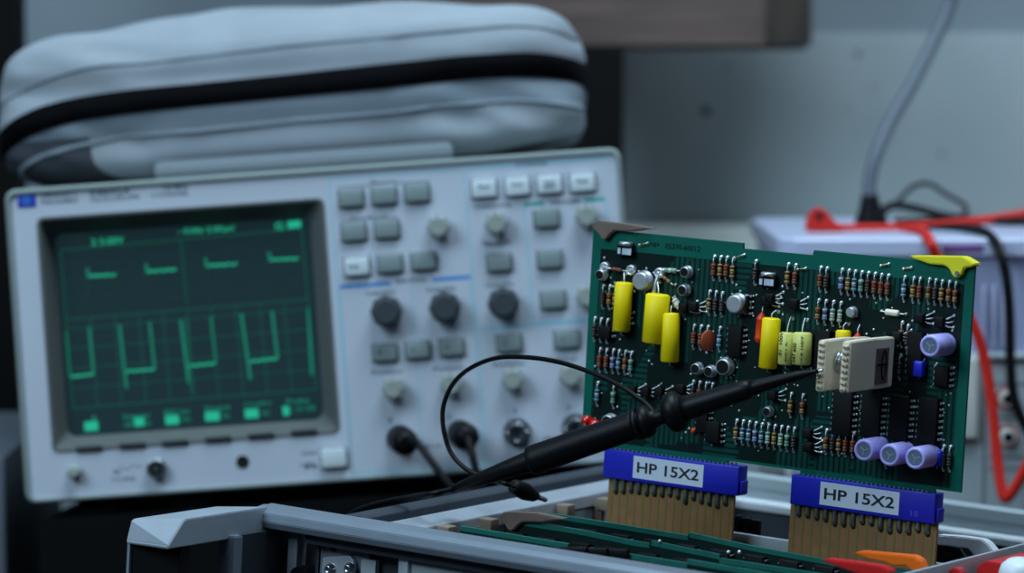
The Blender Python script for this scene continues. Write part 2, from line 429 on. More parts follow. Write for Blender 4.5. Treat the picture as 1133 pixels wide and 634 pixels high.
axial('resistor', 747, 329, 757, 343, 'ceramic', 1.5, 2.2, 'r_pale', .7, 'white striped resistor')
axial('resistor', 976, 344, 1003, 347.5, 'ceramic', 1.35, 1.9, None, .58, 'white ceramic resistor lying across the board')
axial('wire_link', 717.5, 269, 708, 271, 'gold', .3, 1.4, None, .5)
axial('wire_link', 824, 282, 813, 285.5, 'gold', .3, 1.4, None, .5)
axial('wire_link', 892, 297, 883, 298, 'gold', .3, 1.4, None, .5)
axial('wire_link', 984, 292, 975, 294, 'gold', .5, 1.2, None, .5)
axial('wire_link', 1009, 296, 1000, 297.5, 'gold', .5, 1.2, None, .5)
# film capacitors standing up the board
def upright_cap(name, xt, yt, xb, yb, wpx, m, label, lead, printed=None):
    r = wpx/2/2.07
    t, u = B(xt, yt, r+.8), B(xb, yb, r+.8); d = u-t; L = d.length; q = MB()
    q.lathe(t, d, [(0, r*.3), (.15, r*.82), (.7, r), (L-.7, r), (L-.15, r*.82), (L, r*.3)], m, 28)
    lp = on(*lead); q.tube([t+d.normalized()*.3, t-d.normalized()*1.6, lp+Vector((-.3, -2.4, .6)), lp+Vector((0, -.6, 0))], .32, 'solder', 6, sub=4)
    q.ball(lp+Vector((0, -.5, 0)), .85, 'solder', 8)
    bp = u.copy(); q.tube([u-d.normalized()*.3, u+d.normalized()*1.2, Vector((u.x, -.8, u.z-2.2))], .32, 'solder', 6, sub=4)
    o = q.build(name, board); o['label'] = label
    return o, t, u, r
upright_cap('film_capacitor', 690.6, 312, 687.3, 367, 16.5, 'yellow', 'narrow yellow film capacitor at the left', (694, 303))
upright_cap('film_capacitor', 728.3, 325, 723.6, 380, 22.5, 'yellow', 'widest yellow film capacitor', (731, 312))
upright_cap('film_capacitor', 742.3, 346, 741, 401, 17, 'yellow', 'yellow film capacitor lowest of the left three', (747, 339))
upright_cap('film_capacitor', 854, 351.5, 849.3, 408, 16.8, 'yellow', 'yellow film capacitor beside the red one', (862.4, 345))
upright_cap('film_capacitor', 933.3, 365, 932.6, 386, 13.8, 'yellow', 'short yellow capacitor behind the white clip', (940, 358.5))
o, t, u, r = upright_cap('foil_capacitor', 871.2, 367.5, 869.2, 404, 14.5, 'pale_yellow', 'pale yellow printed capacitor, narrower', (878.5, 352.5))
o['_o'] = tuple(BO); text_part('printed_value', '.01  100V', o, t.x-1.9, t.x-.2, (t.z+u.z)/2+2, t.y-r-.05, 'ink', vertical=True, zspan=11); text_part('printed_value', '2001 K', o, t.x+.6, t.x+2.0, (t.z+u.z)/2-1, t.y-r+.2, 'ink', vertical=True, zspan=9)
o, t, u, r = upright_cap('foil_capacitor', 888, 367.5, 886.8, 404, 17.2, 'pale_yellow', 'pale yellow printed capacitor, wider', (894.3, 354))
o['_o'] = tuple(BO); text_part('printed_value', '.047 600', o, t.x-2.2, t.x-.4, (t.z+u.z)/2-2, t.y-r-.05, 'ink', vertical=True, zspan=9); text_part('printed_value', '10% 100V', o, t.x+.9, t.x+2.6, (t.z+u.z)/2, t.y-r+.25, 'ink', vertical=True, zspan=12)
def dipped(name, xt, yt, xb, yb, wpx, m, label, lead):
    r = wpx/2/2.07; t, u = B(xt, yt, r+.8), B(xb, yb, r+.8); d = u-t; L = d.length; q = MB()
    q.lathe(t, d, [(-.4, .3), (.3, r*.4), (1.4, r*.75), (2.6, r), (3.0, r*1.02), (3.4, r*.96), (L-3.4, r*.96), (L-3, r*1.02), (L-2.2, r), (L-.9, r*.7), (L, .3)], m, 22)
    lp = on(*lead); q.tube([t, t+Vector((0, 0, 1.6)), lp+Vector((0, -.5, 0))], .3, 'solder', 6, sub=4)
    o = q.build(name, board); o['label'] = label
dipped('dipped_capacitor', 843.5, 346, 840, 381, 9.5, 'redcap', 'orange red dipped capacitor', (844.5, 339))
dipped('dipped_capacitor', 949, 369, 947, 392, 9.5, 'redcap', 'red dipped capacitor behind the white clip', (952, 359))
# brown ceramic disc standing off edge-on
q = MB(); p = B(783.6, 377, 3.2)
tmp = bmesh.new(); bmesh.ops.create_uvsphere(tmp, u_segments=24, v_segments=16, radius=1)
for v in tmp.verts: v.co = Vector((v.co.x*1.35, v.co.y*4.0, v.co.z*4.9))
q.take(tmp, q.mi('disc'), Matrix.Rotation(rad(-28), 3, 'Z'), p, True)
for dz in (3.4, -3.6): q.tube([p+Vector((0, .5, dz*.7)), p+Vector((.8, 2, dz*1.1)), Vector((p.x+1.2, FR, p.z+dz*1.3))], .3, 'solder', 6, sub=3)
q.build('ceramic_disc_capacitor', board)['label'] = 'red brown ceramic disc capacitor'
# electrolytics with their axis straight out of the board
def electrolytic(x, y, label):
    f = M.px(x, y, 1, -17.2); R = 4.75; q = MB()
    q.lathe((f.x, FR-.3, f.z), (0, -1, 0), [(0, 4.2), (.3, R), (1.6, R), (2.2, R-.35), (2.9, R-.35), (3.5, R), (15.3, R), (16.1, R-.25), (16.5, R-.9), (16.45, R-1.3), (16.1, R-1.4)], 'purple', 36)
    o = q.build('electrolytic_capacitor', board); o['label'] = label
    e = MB(); e.lathe((f.x, FR-16.3, f.z), (0, -1, 0), [(0, R-1.35), (.1, R-1.4), (.12, .01)], 'purple_end', 30)
    for a in (20, 140, 260): e.box((f.x+1.1*math.cos(rad(a)), FR-16.44, f.z+1.1*math.sin(rad(a))), (2.2, .12, .35), 'can', Matrix.Rotation(-rad(a), 3, 'Y'))
    o['_o'] = tuple(BO); e.build('vent_end', o)
electrolytic(1029, 382.8, 'lilac capacitor high at the right edge')
electrolytic(955.8, 498, 'lilac capacitor, left of the lower three'); electrolytic(984, 503.5, 'lilac capacitor, middle of the lower three'); electrolytic(1012.6, 507, 'lilac capacitor, right of the lower three')
for x, y, n in ((1017.5, 408, 'upper blue capacitor'), (1037.6, 507, 'lower blue capacitor')):
    p = B(x, y, 3); MB().box((p.x, p.y, p.z), (4.6, 4.2, 6.8), 'bluecap', bevel=.9).cyl((p.x-1, p.y+1, p.z-3), (p.x-1, FR, p.z-4.6), .3, 'solder', 6).cyl((p.x+1, p.y+1, p.z+3), (p.x+1, FR, p.z+4.4), .3, 'solder', 6).build('box_capacitor', board)['label'] = n
# metal cans
def can(x, y, rp, Hh, m_top, m_side, flange=True, legs=True, name='metal_can_transistor', label=None):
    R = rp/2.6; p = M.px(x, y, 1, FR-Hh); q = MB()
    prof = [(0, R*.8), (.4, R*1.16), (1.2, R*1.18), (1.5, R*1.0), (Hh-.7, R), (Hh-.2, R*.95), (Hh, R*.82), (Hh+.02, .01)] if flange else [(0, R), (Hh-.5, R), (Hh, R*.85), (Hh+.02, .01)]
    mats = [m_side]*(len(prof)-2)+[m_top]
    q.lathe((p.x, FR-.6, p.z), (0, -1, 0), prof, m_side, 30, mats)
    if legs:
        for a in range(8):
            q.ball((p.x+(R*1.35)*math.cos(a*.785), FR-.2, p.z+(R*1.35)*math.sin(a*.785)), .55, 'solder', 6)
    o = q.build(name, board)
    if label: o['label'] = label
can(708.5, 311, 10.5, 5.0, 'can_top', 'can', label='silver metal can with round flat top, left'); can(812.5, 336.5, 10.5, 5.0, 'can_top', 'can', label='silver metal can with round flat top, right')
for x, y in ((663.8, 304), (757.5, 301), (755, 321), (769.5, 408), (784, 411)): can(x, y, 6.2, 4.2, 'chip', 'can', legs=False, label='small black topped transistor in a tin ring')
can(800, 406, 9.5, 4.2, 'chip', 'can', label='wide dark topped transistor can'); can(941, 345.5, 5.6, 3.6, 'can_top', 'can', legs=False); can(672, 466.5, 8, 4.5, 'chip', 'can', legs=False); can(848.5, 455.5, 5.5, 3.6, 'chip', 'can', legs=False)
# ring terminals
for x, y in ((671, 295.5), (700, 298.8), (731.3, 302)):
    p = on(x, y); q = MB()
    q.lathe((p.x, FR, p.z), (0, -1, 0), [(0, 2.4), (1.2, 2.4), (2.2, 2.2), (2.5, 1.7), (1.2, 1.4), (1.1, .01)], 'solder', 18); q.cyl((p.x, FR, p.z), (p.x, FR-3.2, p.z), .6, 'solder', 8)
    q.build('ring_terminal', board)
p = on(731, 312)
MB().tube([on(727, 325)+Vector((0, -3, 0)), on(729, 315)+Vector((0, -3, 0)), on(731, 304)+Vector((0, -2, 0))], .9, 'can', 8).build('terminal_lead', board)
# trimmers
for x, y in ((693, 277), (850, 311)):
    p = B(x, y, 2); q = MB(); q.box((p.x, -2.3, p.z), (8.0, 3.0, 4.8), 'chip', bevel=.3)
    q.lathe((p.x, -2.3, p.z+2.2), (0, 0, 1), [(0, 3.3), (1.2, 3.3), (1.6, 2.8), (1.61, .01)], 'can', 24)
    q.box((p.x-2.6, -3.85, p.z-.4), (1.4, .3, 2.6), 'label'); q.box((p.x+1.3, -3.85, p.z-.4), (4.6, .3, 2.8), 'label')
    q.build('trimmer', board)['label'] = 'black and white trimmer with a tin top'
# chips
def chip(x, y, wpx, hpx, pins, name='integrated_circuit', sides=(1, 1)):
    wv = wpx/2.2; hv = hpx/2.62; p = B(x, y, 2.4); q = MB()
    q.box((p.x, -2.7, p.z), (wv, 3.2, hv), 'chip', bevel=.35)
    for sx, onn in ((-1, sides[0]), (1, sides[1])):
        if not onn: continue
        for k in range(pins):
            z = p.z+((pins-1)/2-k)*2.54
            q.span((p.x+sx*wv/2, -2.6, z-.5), (p.x+sx*(wv/2+1.0), -2.2, z+.5), 'can')
            q.span((p.x+sx*(wv/2+.6), -2.4, z-.3), (p.x+sx*(wv/2+1.0), FR, z+.3), 'can')
            q.ball((p.x+sx*(wv/2+1.1), FR-.2, z), .6, 'solder', 6)
    return q.build(name, board)
for x, y in ((933, 457), (964.5, 459), (995.5, 462), (1027.5, 465)): chip(x, y, 20, 50, 7)
chip(814, 377, 15, 36, 5); chip(911, 387, 15, 44, 6, sides=(0, 0)); chip(1013.5, 392, 15, 50, 7, sides=(1, 0)); chip(827.5, 337, 3, 20, 4); chip(790, 478, 15, 24, 4); chip(1043, 416, 14, 22, 4); chip(670, 368, 14, 14, 2); chip(778, 462, 12, 34, 5)
# small black transistors with splayed leads
for x, y in ((882, 336), (851, 333), (1043, 356), (1021, 352), (996, 372), (855, 330), (771, 339), (703, 432), (718, 433), (733, 434), (747, 437), (757, 430), (897, 479), (898, 494), (858, 437), (760, 340), (690, 352)):
    p = on(x, y); q = MB(); q.box((p.x, -3.2, p.z), (4.4, 4.0, 4.4), 'chip', bevel=.7)
    for dz in (-1.8, 0, 1.8):
        q.tube([(p.x+1.6, -2.4, p.z+dz*.5), (p.x+3.2, -2.2, p.z+dz), (p.x+5.2, FR-.2, p.z+dz*1.4+.6)], .28, 'solder', 6, sub=3); 
        if dz: q.ball((p.x+5.3, FR-.3, p.z+dz*1.4+.6), .75, 'solder', 8)
    q.build('transistor', board)
# red indicator lamp pair at the left edge
p = B(655, 467, 3.5); q = MB(); q.cyl((p.x-1.2, p.y+1.5, p.z), (p.x-1.2, p.y-2, p.z), 2.3, 'red_led').ball((p.x-1.6, p.y-2, p.z+.6), 2.5, 'red_led', 16); q.ball((p.x+2.2, p.y-1, p.z-1.2), 2.9, 'red_led', 16); q.cyl((p.x+2.2, p.y-1, p.z-1.2), (p.x+2.2, FR, p.z-1.2), 1.2, 'red_led')
q.build('indicator_lamp', board)['label'] = 'red lamp at the lower left edge'
p = on(707.5, 477); MB().ball(B(767.5, 476.5, 1.8), 1.4, 'redcap', 10).build('bead_capacitor', board)
# solder joints nobody could count
q = MB()
for k in range(210):
    x = random.uniform(-92, 84); z = random.uniform(-40, 38); rr = random.choice((.35, .45, .55, .65))
    q.ball((x, FR-.15, z), rr, 'solder', 6)
tag(q.build('solder_joints', board), kind='stuff')
# ejectors
lv = MB(); P = [B(x, y, 2.5) for x, y in ((655, 250.5), (662, 244.5), (694, 248), (722.5, 252.8), (697, 256.3), (681, 255), (676, 259), (671.5, 265), (667, 264.8), (664, 259))]
lv.prism([(p.x, p.z) for p in P], -3.6, 3.2, 'brownp', bevel=.5); lv.build('ejector_lever', board)['label'] = 'brown ejector lever at the top left corner'
lv = MB(); P = [B(x, y, 2.5) for x, y in ((1007, 282.5), (1066, 283.5), (1080, 292), (1078, 294.5), (1068, 296), (1064, 305.5), (1059, 307.5), (1055, 305), (1051, 296.5), (1046, 293.4), (1030, 292), (1012, 286))]
lv.prism([(p.x, p.z) for p in P], -3.6, 3.2, 'lime', bevel=.5); p = B(1059, 302.5, 3.7); lv.cyl((p.x, -3.5, p.z), (p.x, -4.2, p.z), 1.0, 'chassis', 12)
lv.build('ejector_lever', board)['label'] = 'lemon yellow ejector lever at the top right corner'
# board markings, dark on green
a, c = on(736, 272), on(805, 279); a2 = on(747, 273)
text_part('board_marking', 'hp', board, a.x-9, a.x-3, a.z+.2, FR-.05, 'chip', height=2.6); text_part('board_marking', '05370-60012', board, a.x, a.x+18, a.z, FR-.05, 'chip', height=2.4)

# ================================================================== the two extender cards
def extender(x0, x1, xe0, xe1, yl, label):
    a = M.px(x0, yl[0], 1, -4.2); c = M.px(x1, yl[1], 1, -4.2)
    zt, zb = -47.6, -60.4
    u0, u1 = a.x, c.x
    e = thing('extender_card', M, ((u0+u1)/2, 0, -190), label, 'extender card')
    q = MB(); q.span((u0, -4.2, zb), (u1, 4.0, zt), 'connector', bevel=.35)
    q.span((u1-.2, -2.6, zb+.6), (u1+1.4, 2.6, zb+6.5), 'connector', bevel=.3)
    q.build('edge_connector', e)
    q = MB()
    for k in range(28):
        x = u0+5+k*(u1-u0-10)/27
        for y in (-2.2, 2.2): q.box((x, y, zt+.3), (.7, .8, .9), 'chassis')
    tag(q.build('contact_springs', e), kind='stuff')
    lc = MB(); m0, m1 = M.px(yl[2], yl[3], 1, -4.3), M.px(yl[4], yl[5], 1, -4.3)
    lz = (zt+zb)/2+.1; lc.span((m0.x, -4.36, lz-4.9), (m1.x, -4.2, lz+5.0), 'label'); lo = lc.build('paper_label', e); lo['_o'] = tuple(e['_o'])
    text_part('label_text', 'HP 15X2', lo, m0.x+2.0, m1.x-2.2, lz+.1, -4.42, 'labelink', height=4.9)
    if 'right' in label: text_part('moulded_number', '15', e, u1-11, u1-7.5, zb+3.4, -4.26, 'moulded', height=2.2)
    v0, v1 = M.px(xe0, yl[6], 1, 0).x, M.px(xe1, yl[7], 1, 0).x
    q = MB(); q.span((v0, -.8, -188), (v1, .8, zb+1), 'laminate'); q.build('card_laminate', e)
    pitch = (v1-v0-4)/15
    for k in range(16):
        x = v0+2+k*pitch; MB().span((x-.55, -.92, -186), (x+.55, -.8, zb), 'tracks').build('copper_track', e)
    for k in range(15):
        x = v0+2+(k+.5)*pitch; L = random.uniform(5.2, 7.8)
        MB().lathe((x, -1.4, zb+.4), (0, 0, -1), [(0, .9), (1, 1.05), (L*.6, 1.0), (L-1.4, 1.2), (L-.5, .9), (L, .1)], 'tail', 10).cyl((x, -.8, zb-L+.6), (x, -1.4, zb-L+1.2), .8, 'chassis_d', 8).build('contact_pin', e)
    return e
extender(668.5, 818, 673, 812.5, (498, 513, 701.5, 503, 779, 512, 560, 560), 'brown extender card with blue connector at left, under the board by the probe')
extender(875.8, 1035.5, 874.5, 1036.5, (527, 545, 908, 536, 995.5, 547, 580, 600), 'brown extender card with blue connector at right, under the three lilac capacitors')

# ================================================================== white test clip on a chip
clip = thing('test_clip', M, (52, -25, -6), 'white plastic chip test clip with comb teeth and a dark window, biting the circuit board', 'test clip')
q = MB(); q.prism([(-47, 16.6), (-30, 16.9), (-5.2, 16.7), (-5.2, -4.4), (-14, -4.6), (-47, -4.6)], 54.2, 58.0, 'ceramic', axes='yz', bevel=.5); q.build('jaw', clip)
q = MB(); q.prism([(-47.5, 16.0), (-28, 16.2), (-5.2, 15.5), (-5.2, -4.0), (-14, -4.8), (-47.5, -5.2)], 43.4, 47.0, 'ceramic', axes='yz', bevel=.5); q.build('jaw', clip)
for u0 in (45.2, 56.1):
    for k in range(8): MB().box((u0, -47.6, 14.3-k*2.54), (2.3, 1.5, 1.15), 'cream', bevel=.15).cyl((u0, -48.1, 14.3-k*2.54), (u0, -49.2, 14.3-k*2.54), .38, 'gold', 8).build('contact_tooth', clip)
q = MB()
for du in (48.2, 49.6, 51.0, 52.4):
    q.tube([(du+.35*math.sin(a*.524), -36+4.0*math.cos(a*.524), 6.5+4.3*math.sin(a*.524)) for a in range(13)], .5, 'steel', 8, sub=3)
q.cyl((47, -36, 6.5), (54.2, -36, 6.5), 1.4, 'chassis', 14); q.build('coil_spring', clip)
q = MB(); q.span((58.0, -22.5, -2.6), (58.25, -10.5, 12.6), 'brownp'); wd = q.build('dark_window', clip); wd['_o'] = clip['_o']
q = MB(); q.tube([(58.4, -15+2.2*math.cos(a*.524), 5.6+6.0*math.sin(a*.524)) for a in range(13)], .28, 'blackm', 6, sub=3); q.span((58.25, -21, 5.2), (58.5, -11.5, 5.9), 'blackm'); q.build('window_mark', wd)
q = MB(); q.box((51, -3, 6), (7.0, 4.2, 22), 'chip', bevel=.3); o = q.mesh('integrated_circuit', BO); o = bpy.data.objects.new('integrated_circuit', o); C.objects.link(o); o.parent = board

# ================================================================== oscilloscope probe lying across the rail and touching the clip
T = M.px(911, 409.5, 1, -49.6)
pts = [T, M.px(875.6, 417.5, 1, -54), M.px(823, 432, 1, -59.5), M.px(728, 462, 1, -68.5), M.px(650, 488, 1, -77), M.px(588, 510, 1, -83), M.px(545, 525, 1, -86.5), M.px(501, 542, 2, -63)]
SP, _ = spline(pts, 1, 14)
def along(xpx):
    """point on the probe axis seen at photo column x"""
    best = None
    for i in range(len(SP)-1):
        pa, pb = [CX+FPX*((M.w(p)-CAM).dot(RIGHT))/((M.w(p)-CAM).dot(FWD)) for p in (SP[i], SP[i+1])]
        if min(pa, pb) <= xpx <= max(pa, pb): t = (xpx-pa)/(pb-pa); return SP[i]+(SP[i+1]-SP[i])*t
    return SP[0] if xpx > 850 else SP[-1]
probe = thing('oscilloscope_probe', M, tuple(along(650)), 'long black oscilloscope probe with finger collar, its tip on the white clip', 'probe')
def run(name, segs, m, seg=24, n=1):
    """segs: (photo column, diameter in photo pixels)"""
    q = MB(); P = [along(x) for x, d in segs]; rr = [d/2/2.52 for x, d in segs]; mi = q.mi(m); rings = []; xp = None
    for i, p in enumerate(P):
        d = (P[min(i+1, len(P)-1)]-P[max(i-1, 0)]).normalized()
        if xp is None: x, y, z = basis(d)
        else: x = (xp-d*xp.dot(d)).normalized(); y = d.cross(x)
        xp = x; rings.append([q.bm.verts.new(p+(x*math.cos(2*math.pi*k/seg)+y*math.sin(2*math.pi*k/seg))*rr[i]) for k in range(seg)])
    for i in range(len(rings)-1):
        for k in range(seg): q.face([rings[i][k], rings[i][(k+1) % seg], rings[i+1][(k+1) % seg], rings[i+1][k]], mi, abs(segs[i][0]-segs[i+1][0]) > 1.2)
    q.face(rings[0][::-1], mi); q.face(rings[-1], mi); return q.build(name, probe)
run('probe_tip', [(911.5, 1.6), (909, 2.6), (905, 3.4), (900, 5)], 'steel', 12)
run('tip_sleeve', [(906, 4.2), (900, 5.5), (885, 9.5), (865, 12), (838, 15.5), (829, 17)], 'blackp')
run('probe_barrel', [(832, 15), (830, 18.5), (826, 21), (818, 22.5), (812, 21.5), (806, 23), (790, 24), (765, 26), (752, 27)], 'blackp')
run('finger_collar', [(757, 27), (756.3, 33), (752, 42), (747, 44), (741, 42), (737.5, 34), (737, 20), (733, 17.5), (727, 18), (722, 21), (720.6, 30), (717, 35), (713, 36), (710.5, 33), (710.2, 28), (708.3, 28), (708, 35), (704, 35), (702, 30)], 'blackp')
run('handle', [(704, 29), (700, 30.5), (680, 31), (650, 31.5), (612, 32), (594, 33), (589, 33), (587.5, 31), (587.3, 24)], 'black')
run('strain_relief', [(590, 24), (587, 24), (560, 19.5), (535, 15.5), (513, 12.5), (503, 11), (501.4, 7)], 'black')
e = along(501.5)
MB().tube([along(506), e, M.px(478, 546.5, 2, -63), M.px(450, 551, 1, -78), M.px(420, 557, 1, -66), M.px(392, 567, 1, -60), M.px(372, 585, 1, -58), M.px(366, 610, 1, -60), M.px(372, 650, 1, -60)], 1.35, 'black', 12).build('probe_cable', probe)
nk = along(727)
gl = [nk+Vector((0, -1.5, 1.0)), M.px(718, 450, 1, -68), M.px(704, 438.5, 1, -68), M.px(684, 426, 1, -66), M.px(655, 412.5, 1, -62), M.px(620, 401, 1, -56), M.px(585, 395.5, 1, -50), M.px(550, 396, 1, -46), M.px(521, 407, 1, -44), M.px(501, 425, 1, -44), M.px(490.5, 450, 1, -45), M.px(491, 476, 1, -46), M.px(499, 501, 1, -46), M.px(516, 519, 1, -47), M.px(540, 530, 1, -48), M.px(558, 535, 2, -60), M.px(572, 540, 2, -64)]
g = MB().tube(gl, 1.05, 'black', 10).build('ground_lead', probe); g['_o'] = probe['_o']
a, c = M.px(566, 537.5, 2, -63.5), M.px(595, 550, 2, -69.5); dd = c-a
q = MB(); q.lathe(a, dd, [(0, 1.8), (1.5, 3.4), (dd.length*.5, 4.0), (dd.length*.85, 2.9), (dd.length, 1.5)], 'black', 16); q.build('clip_boot', g)
q = MB(); t1 = M.px(605.5, 554, 2, -71.8); q.lathe(c-dd.normalized()*2, t1-c, [(0, 1.2), (3, 1.25), ((t1-c).length+1, 1.1), ((t1-c).length+2, .5)], 'steel', 12); q.build('clip_jaw', g)

# ================================================================== the instrument frame with its card cage
BOT = -232
cage = thing('card_cage', M, (-20, 20, BOT), 'open grey aluminium instrument frame with a front handle, full of upright circuit cards', 'instrument frame')
q = MB(); q.prism([(-128, -84), (-129.5, -81), (-129, -77.5), (-126, -75.6), (-121, -74.9), (-119, -75.4), (-116, -75), (-112.5, -75.8), (-112, -84.5), (-122, -84.6)], -183, 150, 'alu', axes='yz', bevel=.3); q.build('front_rail', cage)
q = MB(); q.prism([(-112, -84.6), (-121, -84.6), (-121, -89), (-112, -89)], -160, 150, 'chassis_d', axes='yz'); q.build('lower_rail_lip', cage)
# front handle: bar forward, bevelled corner, then down
q = MB(); q.prism([(-126, -75), (-182, -75), (-184, -75.6), (-193.5, -85.2), (-193.5, -86.6), (-126, -86.6)], -205, -177, 'handle_alu', axes='yz', bevel=.4)
for v in q.bm.verts:
    if v.co.x < -190: v.co.z -= 3.4 if v.co.z > -80 else 2.0; v.co.y += 7 if v.co.z < -82 and v.co.y < -180 else 0
q.build('handle_bar', cage)
q = MB(); q.span((-205, -186, BOT+6), (-203.4, -178, -86), 'alu', .4); q.build('handle_grip', cage)
q = MB(); q.span((-203.4, -184.5, BOT+8), (-178, -177, -86.4), 'blackm', 1); q.build('grip_insert', cage)
q = MB(); q.prism([(-182, -153), (-174, -153), (-174, -146), (-182, -146)], -85, BOT, 'alu', axes='xy', bevel=.6); q.build('handle_post', cage)
q = MB(); q.prism([(-184, -146), (-174.5, -146), (-174.5, -112), (-184, -112)], -85, BOT, 'chassis_d', axes='xy'); q.build('corner_post', cage)
q = MB(); q.span((-171, -118, BOT), (-166, -111, -84.6), 'chassis', .4); q.build('panel_edge_strip', cage)
q = MB(); q.span((-176, -108, BOT), (-156, -106, -84.6), 'chassis_d'); q.build('recessed_panel', cage)
q = MB(); q.span((-158.5, -114, BOT), (-157, -108, -84.6), 'chassis_d'); q.cyl((-163, -110, -105), (-163, -120, -105), 5, 'black', 20); q.build('recessed_switch', cage)
q = MB(); q.span((-156.4, -113.5, BOT), (-131, -111.5, -88.8), 'chassis'); q.cyl((-149.6, -113.55, -90.8), (-149.6, -113.7, -90.8), 1.5, 'hole', 16); q.build('side_gusset', cage)
q = MB(); q.prism([(-153.5, -95.0), (-139.5, -92.2), (-136.8, -94.5), (-136.8, -125), (-153.5, -125)], -116.5, -113.5, 'alu_b', bevel=.4); br = q.build('fixing_bracket', cage); br['_o'] = cage['_o']
for x, z in ((-148.5, -99.4), (-138.3, -97.6)):
    q = MB(); q.lathe((x, -116.4, z), (0, -1, 0), [(0, 2.7), (.5, 2.7), (.9, 1.9), (2.6, 1.8), (2.9, 1.3), (2.2, .9), (2.2, .01)], 'steel', 20); q.build('screw', br)
q = MB(); q.span((-131, -110, BOT), (-112.5, -108, -89), 'chassis_d'); q.span((-134.5, -114, BOT), (-127, -111, -93), 'psu'); q.build('inner_panel', cage)
q = MB(); q.span((-112.6, -118, BOT), (-107.5, -110, -86), 'alu_b', .4); q.build('panel_edge_strip', cage)
q = MB(); q.span((-107.5, -116, BOT), (150, -112, -86), 'psu'); q.build('front_panel', cage)
# left side
def shear(q, k, dz):
    for v in q.bm.verts: v.co.z += (v.co.y+112)*k+dz
    return q
q = MB(); q.prism([(-147, -73.6), (-137, -73.0), (-134.5, -73.8), (-134.5, -79), (-131.5, -79.5), (-131.5, -86), (-147, -86)], -112, 165, 'chassis_d', axes='xz', bevel=.3); shear(q, .019, -2.4).build('left_rail', cage)
q = MB(); q.prism([(-131.5, -83), (-131.5, -80.5), (-128, -80), (-127, -76.2), (-125, -75.4), (-110, -75.2), (-107, -75.8), (-106.4, -81), (-110, -82)], -112, 165, 'alu_b', axes='xz', bevel=.3); shear(q, .016, -1.2).build('left_card_rail', cage)
q = MB(); q.span((-109, -110, BOT), (-107.2, 165, -81), 'psu'); q.build('left_cage_wall', cage)
q = MB(); q.span((-147, -112, BOT), (-145, 165, -86), 'chassis_d'); q.build('left_side_cover', cage)
# right side
q = MB(); q.span((96, -112, -96), (97.6, 150, -72.6), 'clearp', .3); q.build('right_card_rail', cage)
q = MB(); q.span((97.6, -112, BOT), (99, 150, -96), 'psu'); q.build('right_cage_wall', cage)
q = MB(); q.span((140, -112, BOT), (150, 165, -75), 'chassis', .5); q.build('right_rail', cage)
# back rail: upper band, ledge and rounded bead with its glint in the colour
q = MB(); q.prism([(150, -74), (158, -73.5), (165, -74), (165, -84.6), (152, -84.6), (150, -79)], -147, 150, 'clearp', axes='yz', bevel=.3); q.build('back_rail', cage)
q = MB(); q.prism([(147, -86), (150, -84.7), (160, -84.7), (160, -90), (147.5, -90)], -131, 140, 'bead', axes='yz', bevel=.5); q.build('back_bead', cage)
q = MB(); q.span((-131, 150, BOT), (140, 153, -90), 'chassis_d'); q.build('back_cage_wall', cage)
q = MB(); q.span((-147, -112, BOT), (150, 165, BOT+2), 'chassis_d'); q.build('bottom_plate', cage)
for k in range(9):
    y = -99+33*k
    if y > 140: continue
    q = MB(); q.box((-101.5 if y < -10 or y > 10 else -103, y, -78.6), (6.4, 6.5, 5.6), 'tab', bevel=.5); q.box((-105, y, -130), (4.5, 3.5, 100), 'tab'); q.build('card_guide', cage)
# feet down to the bench
for x, y in ((-140, -104), (142, -104), (-140, 155), (142, 155)):
    zt = (M.w((x, y, BOT))).z; L = max(2.0, zt/M.ax[2].z-.2)
    q = MB(); q.cyl((x, y, BOT+.5), (x, y, BOT-L), 7, 'black', 20); q.build('foot', cage)

# ---- cards standing in the cage
def card(w, top, label, x0=-97.5, x1=93, parts=None, group='circuit cards in the cage'):
    e = thing('circuit_card', M, ((x0+x1)/2, w, -190), label, 'circuit card', group)
    q = MB(); out = [(x0, -188)]+top+[(x1, -188)]
    q.prism(out, w-.8, w+.8, 'card_shaded')
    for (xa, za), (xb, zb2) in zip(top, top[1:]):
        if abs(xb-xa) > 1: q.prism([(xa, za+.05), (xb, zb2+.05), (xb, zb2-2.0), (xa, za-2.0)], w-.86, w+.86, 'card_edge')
    q.build('card_laminate', e)
    zt = min(z for x, z in top)-2.2
    n = 11
    for k in range(n):
        x = x0+12+k*(x1-x0-24)/(n-1); hh = random.choice((16, 19, 19))
        q = MB(); q.span((x-4.6, w-4.6, zt-hh), (x+4.6, w-1.2, zt), 'chip', .4)
        for j in range(int(hh/2.54)):
            for sx in (-1, 1): q.span((x+sx*4.6, w-3.4, zt-2-j*2.54), (x+sx*5.4, w-.8, zt-1.5-j*2.54), 'can')
        q.build('integrated_circuit', e)
    return e
def lever(e, pts, w, m, label, t=6.4):
    P = [M.px(x, y, 1, w-t/2) for x, y in pts]; q = MB(); q.prism([(p.x, p.z) for p in P], w-t/2, w+t/2, m, bevel=.5); o = q.build('ejector_lever', e); o['label'] = label; return o
e1 = card(-99, [(-94.2, -75), (-40, -75.4), (-40, -78.5), (-22, -78.5), (-22, -75.6), (17, -75.6), (17, -74), (93, -74.8)], 'green circuit card nearest the front rail, with a black connector on it')
q = MB(); a = M.px(620, 601, 1, -104); 
for k in range(3): q.box((a.x+4+k*9, -104+1.5*k, -78+.7*k), (19, 2.2, 4.2), 'blackp', Matrix.Rotation(rad(-8), 3, 'Y'), .5)
q.span((a.x+2, -103, -84), (a.x+24, -99.8, -79), 'blackp'); q.build('ribbon_connector', e1)
for x in (505, 519): p = M.px(x, 594, 1, -100); MB().ball(p, .9, 'solder', 8).build('solder_joint', e1)
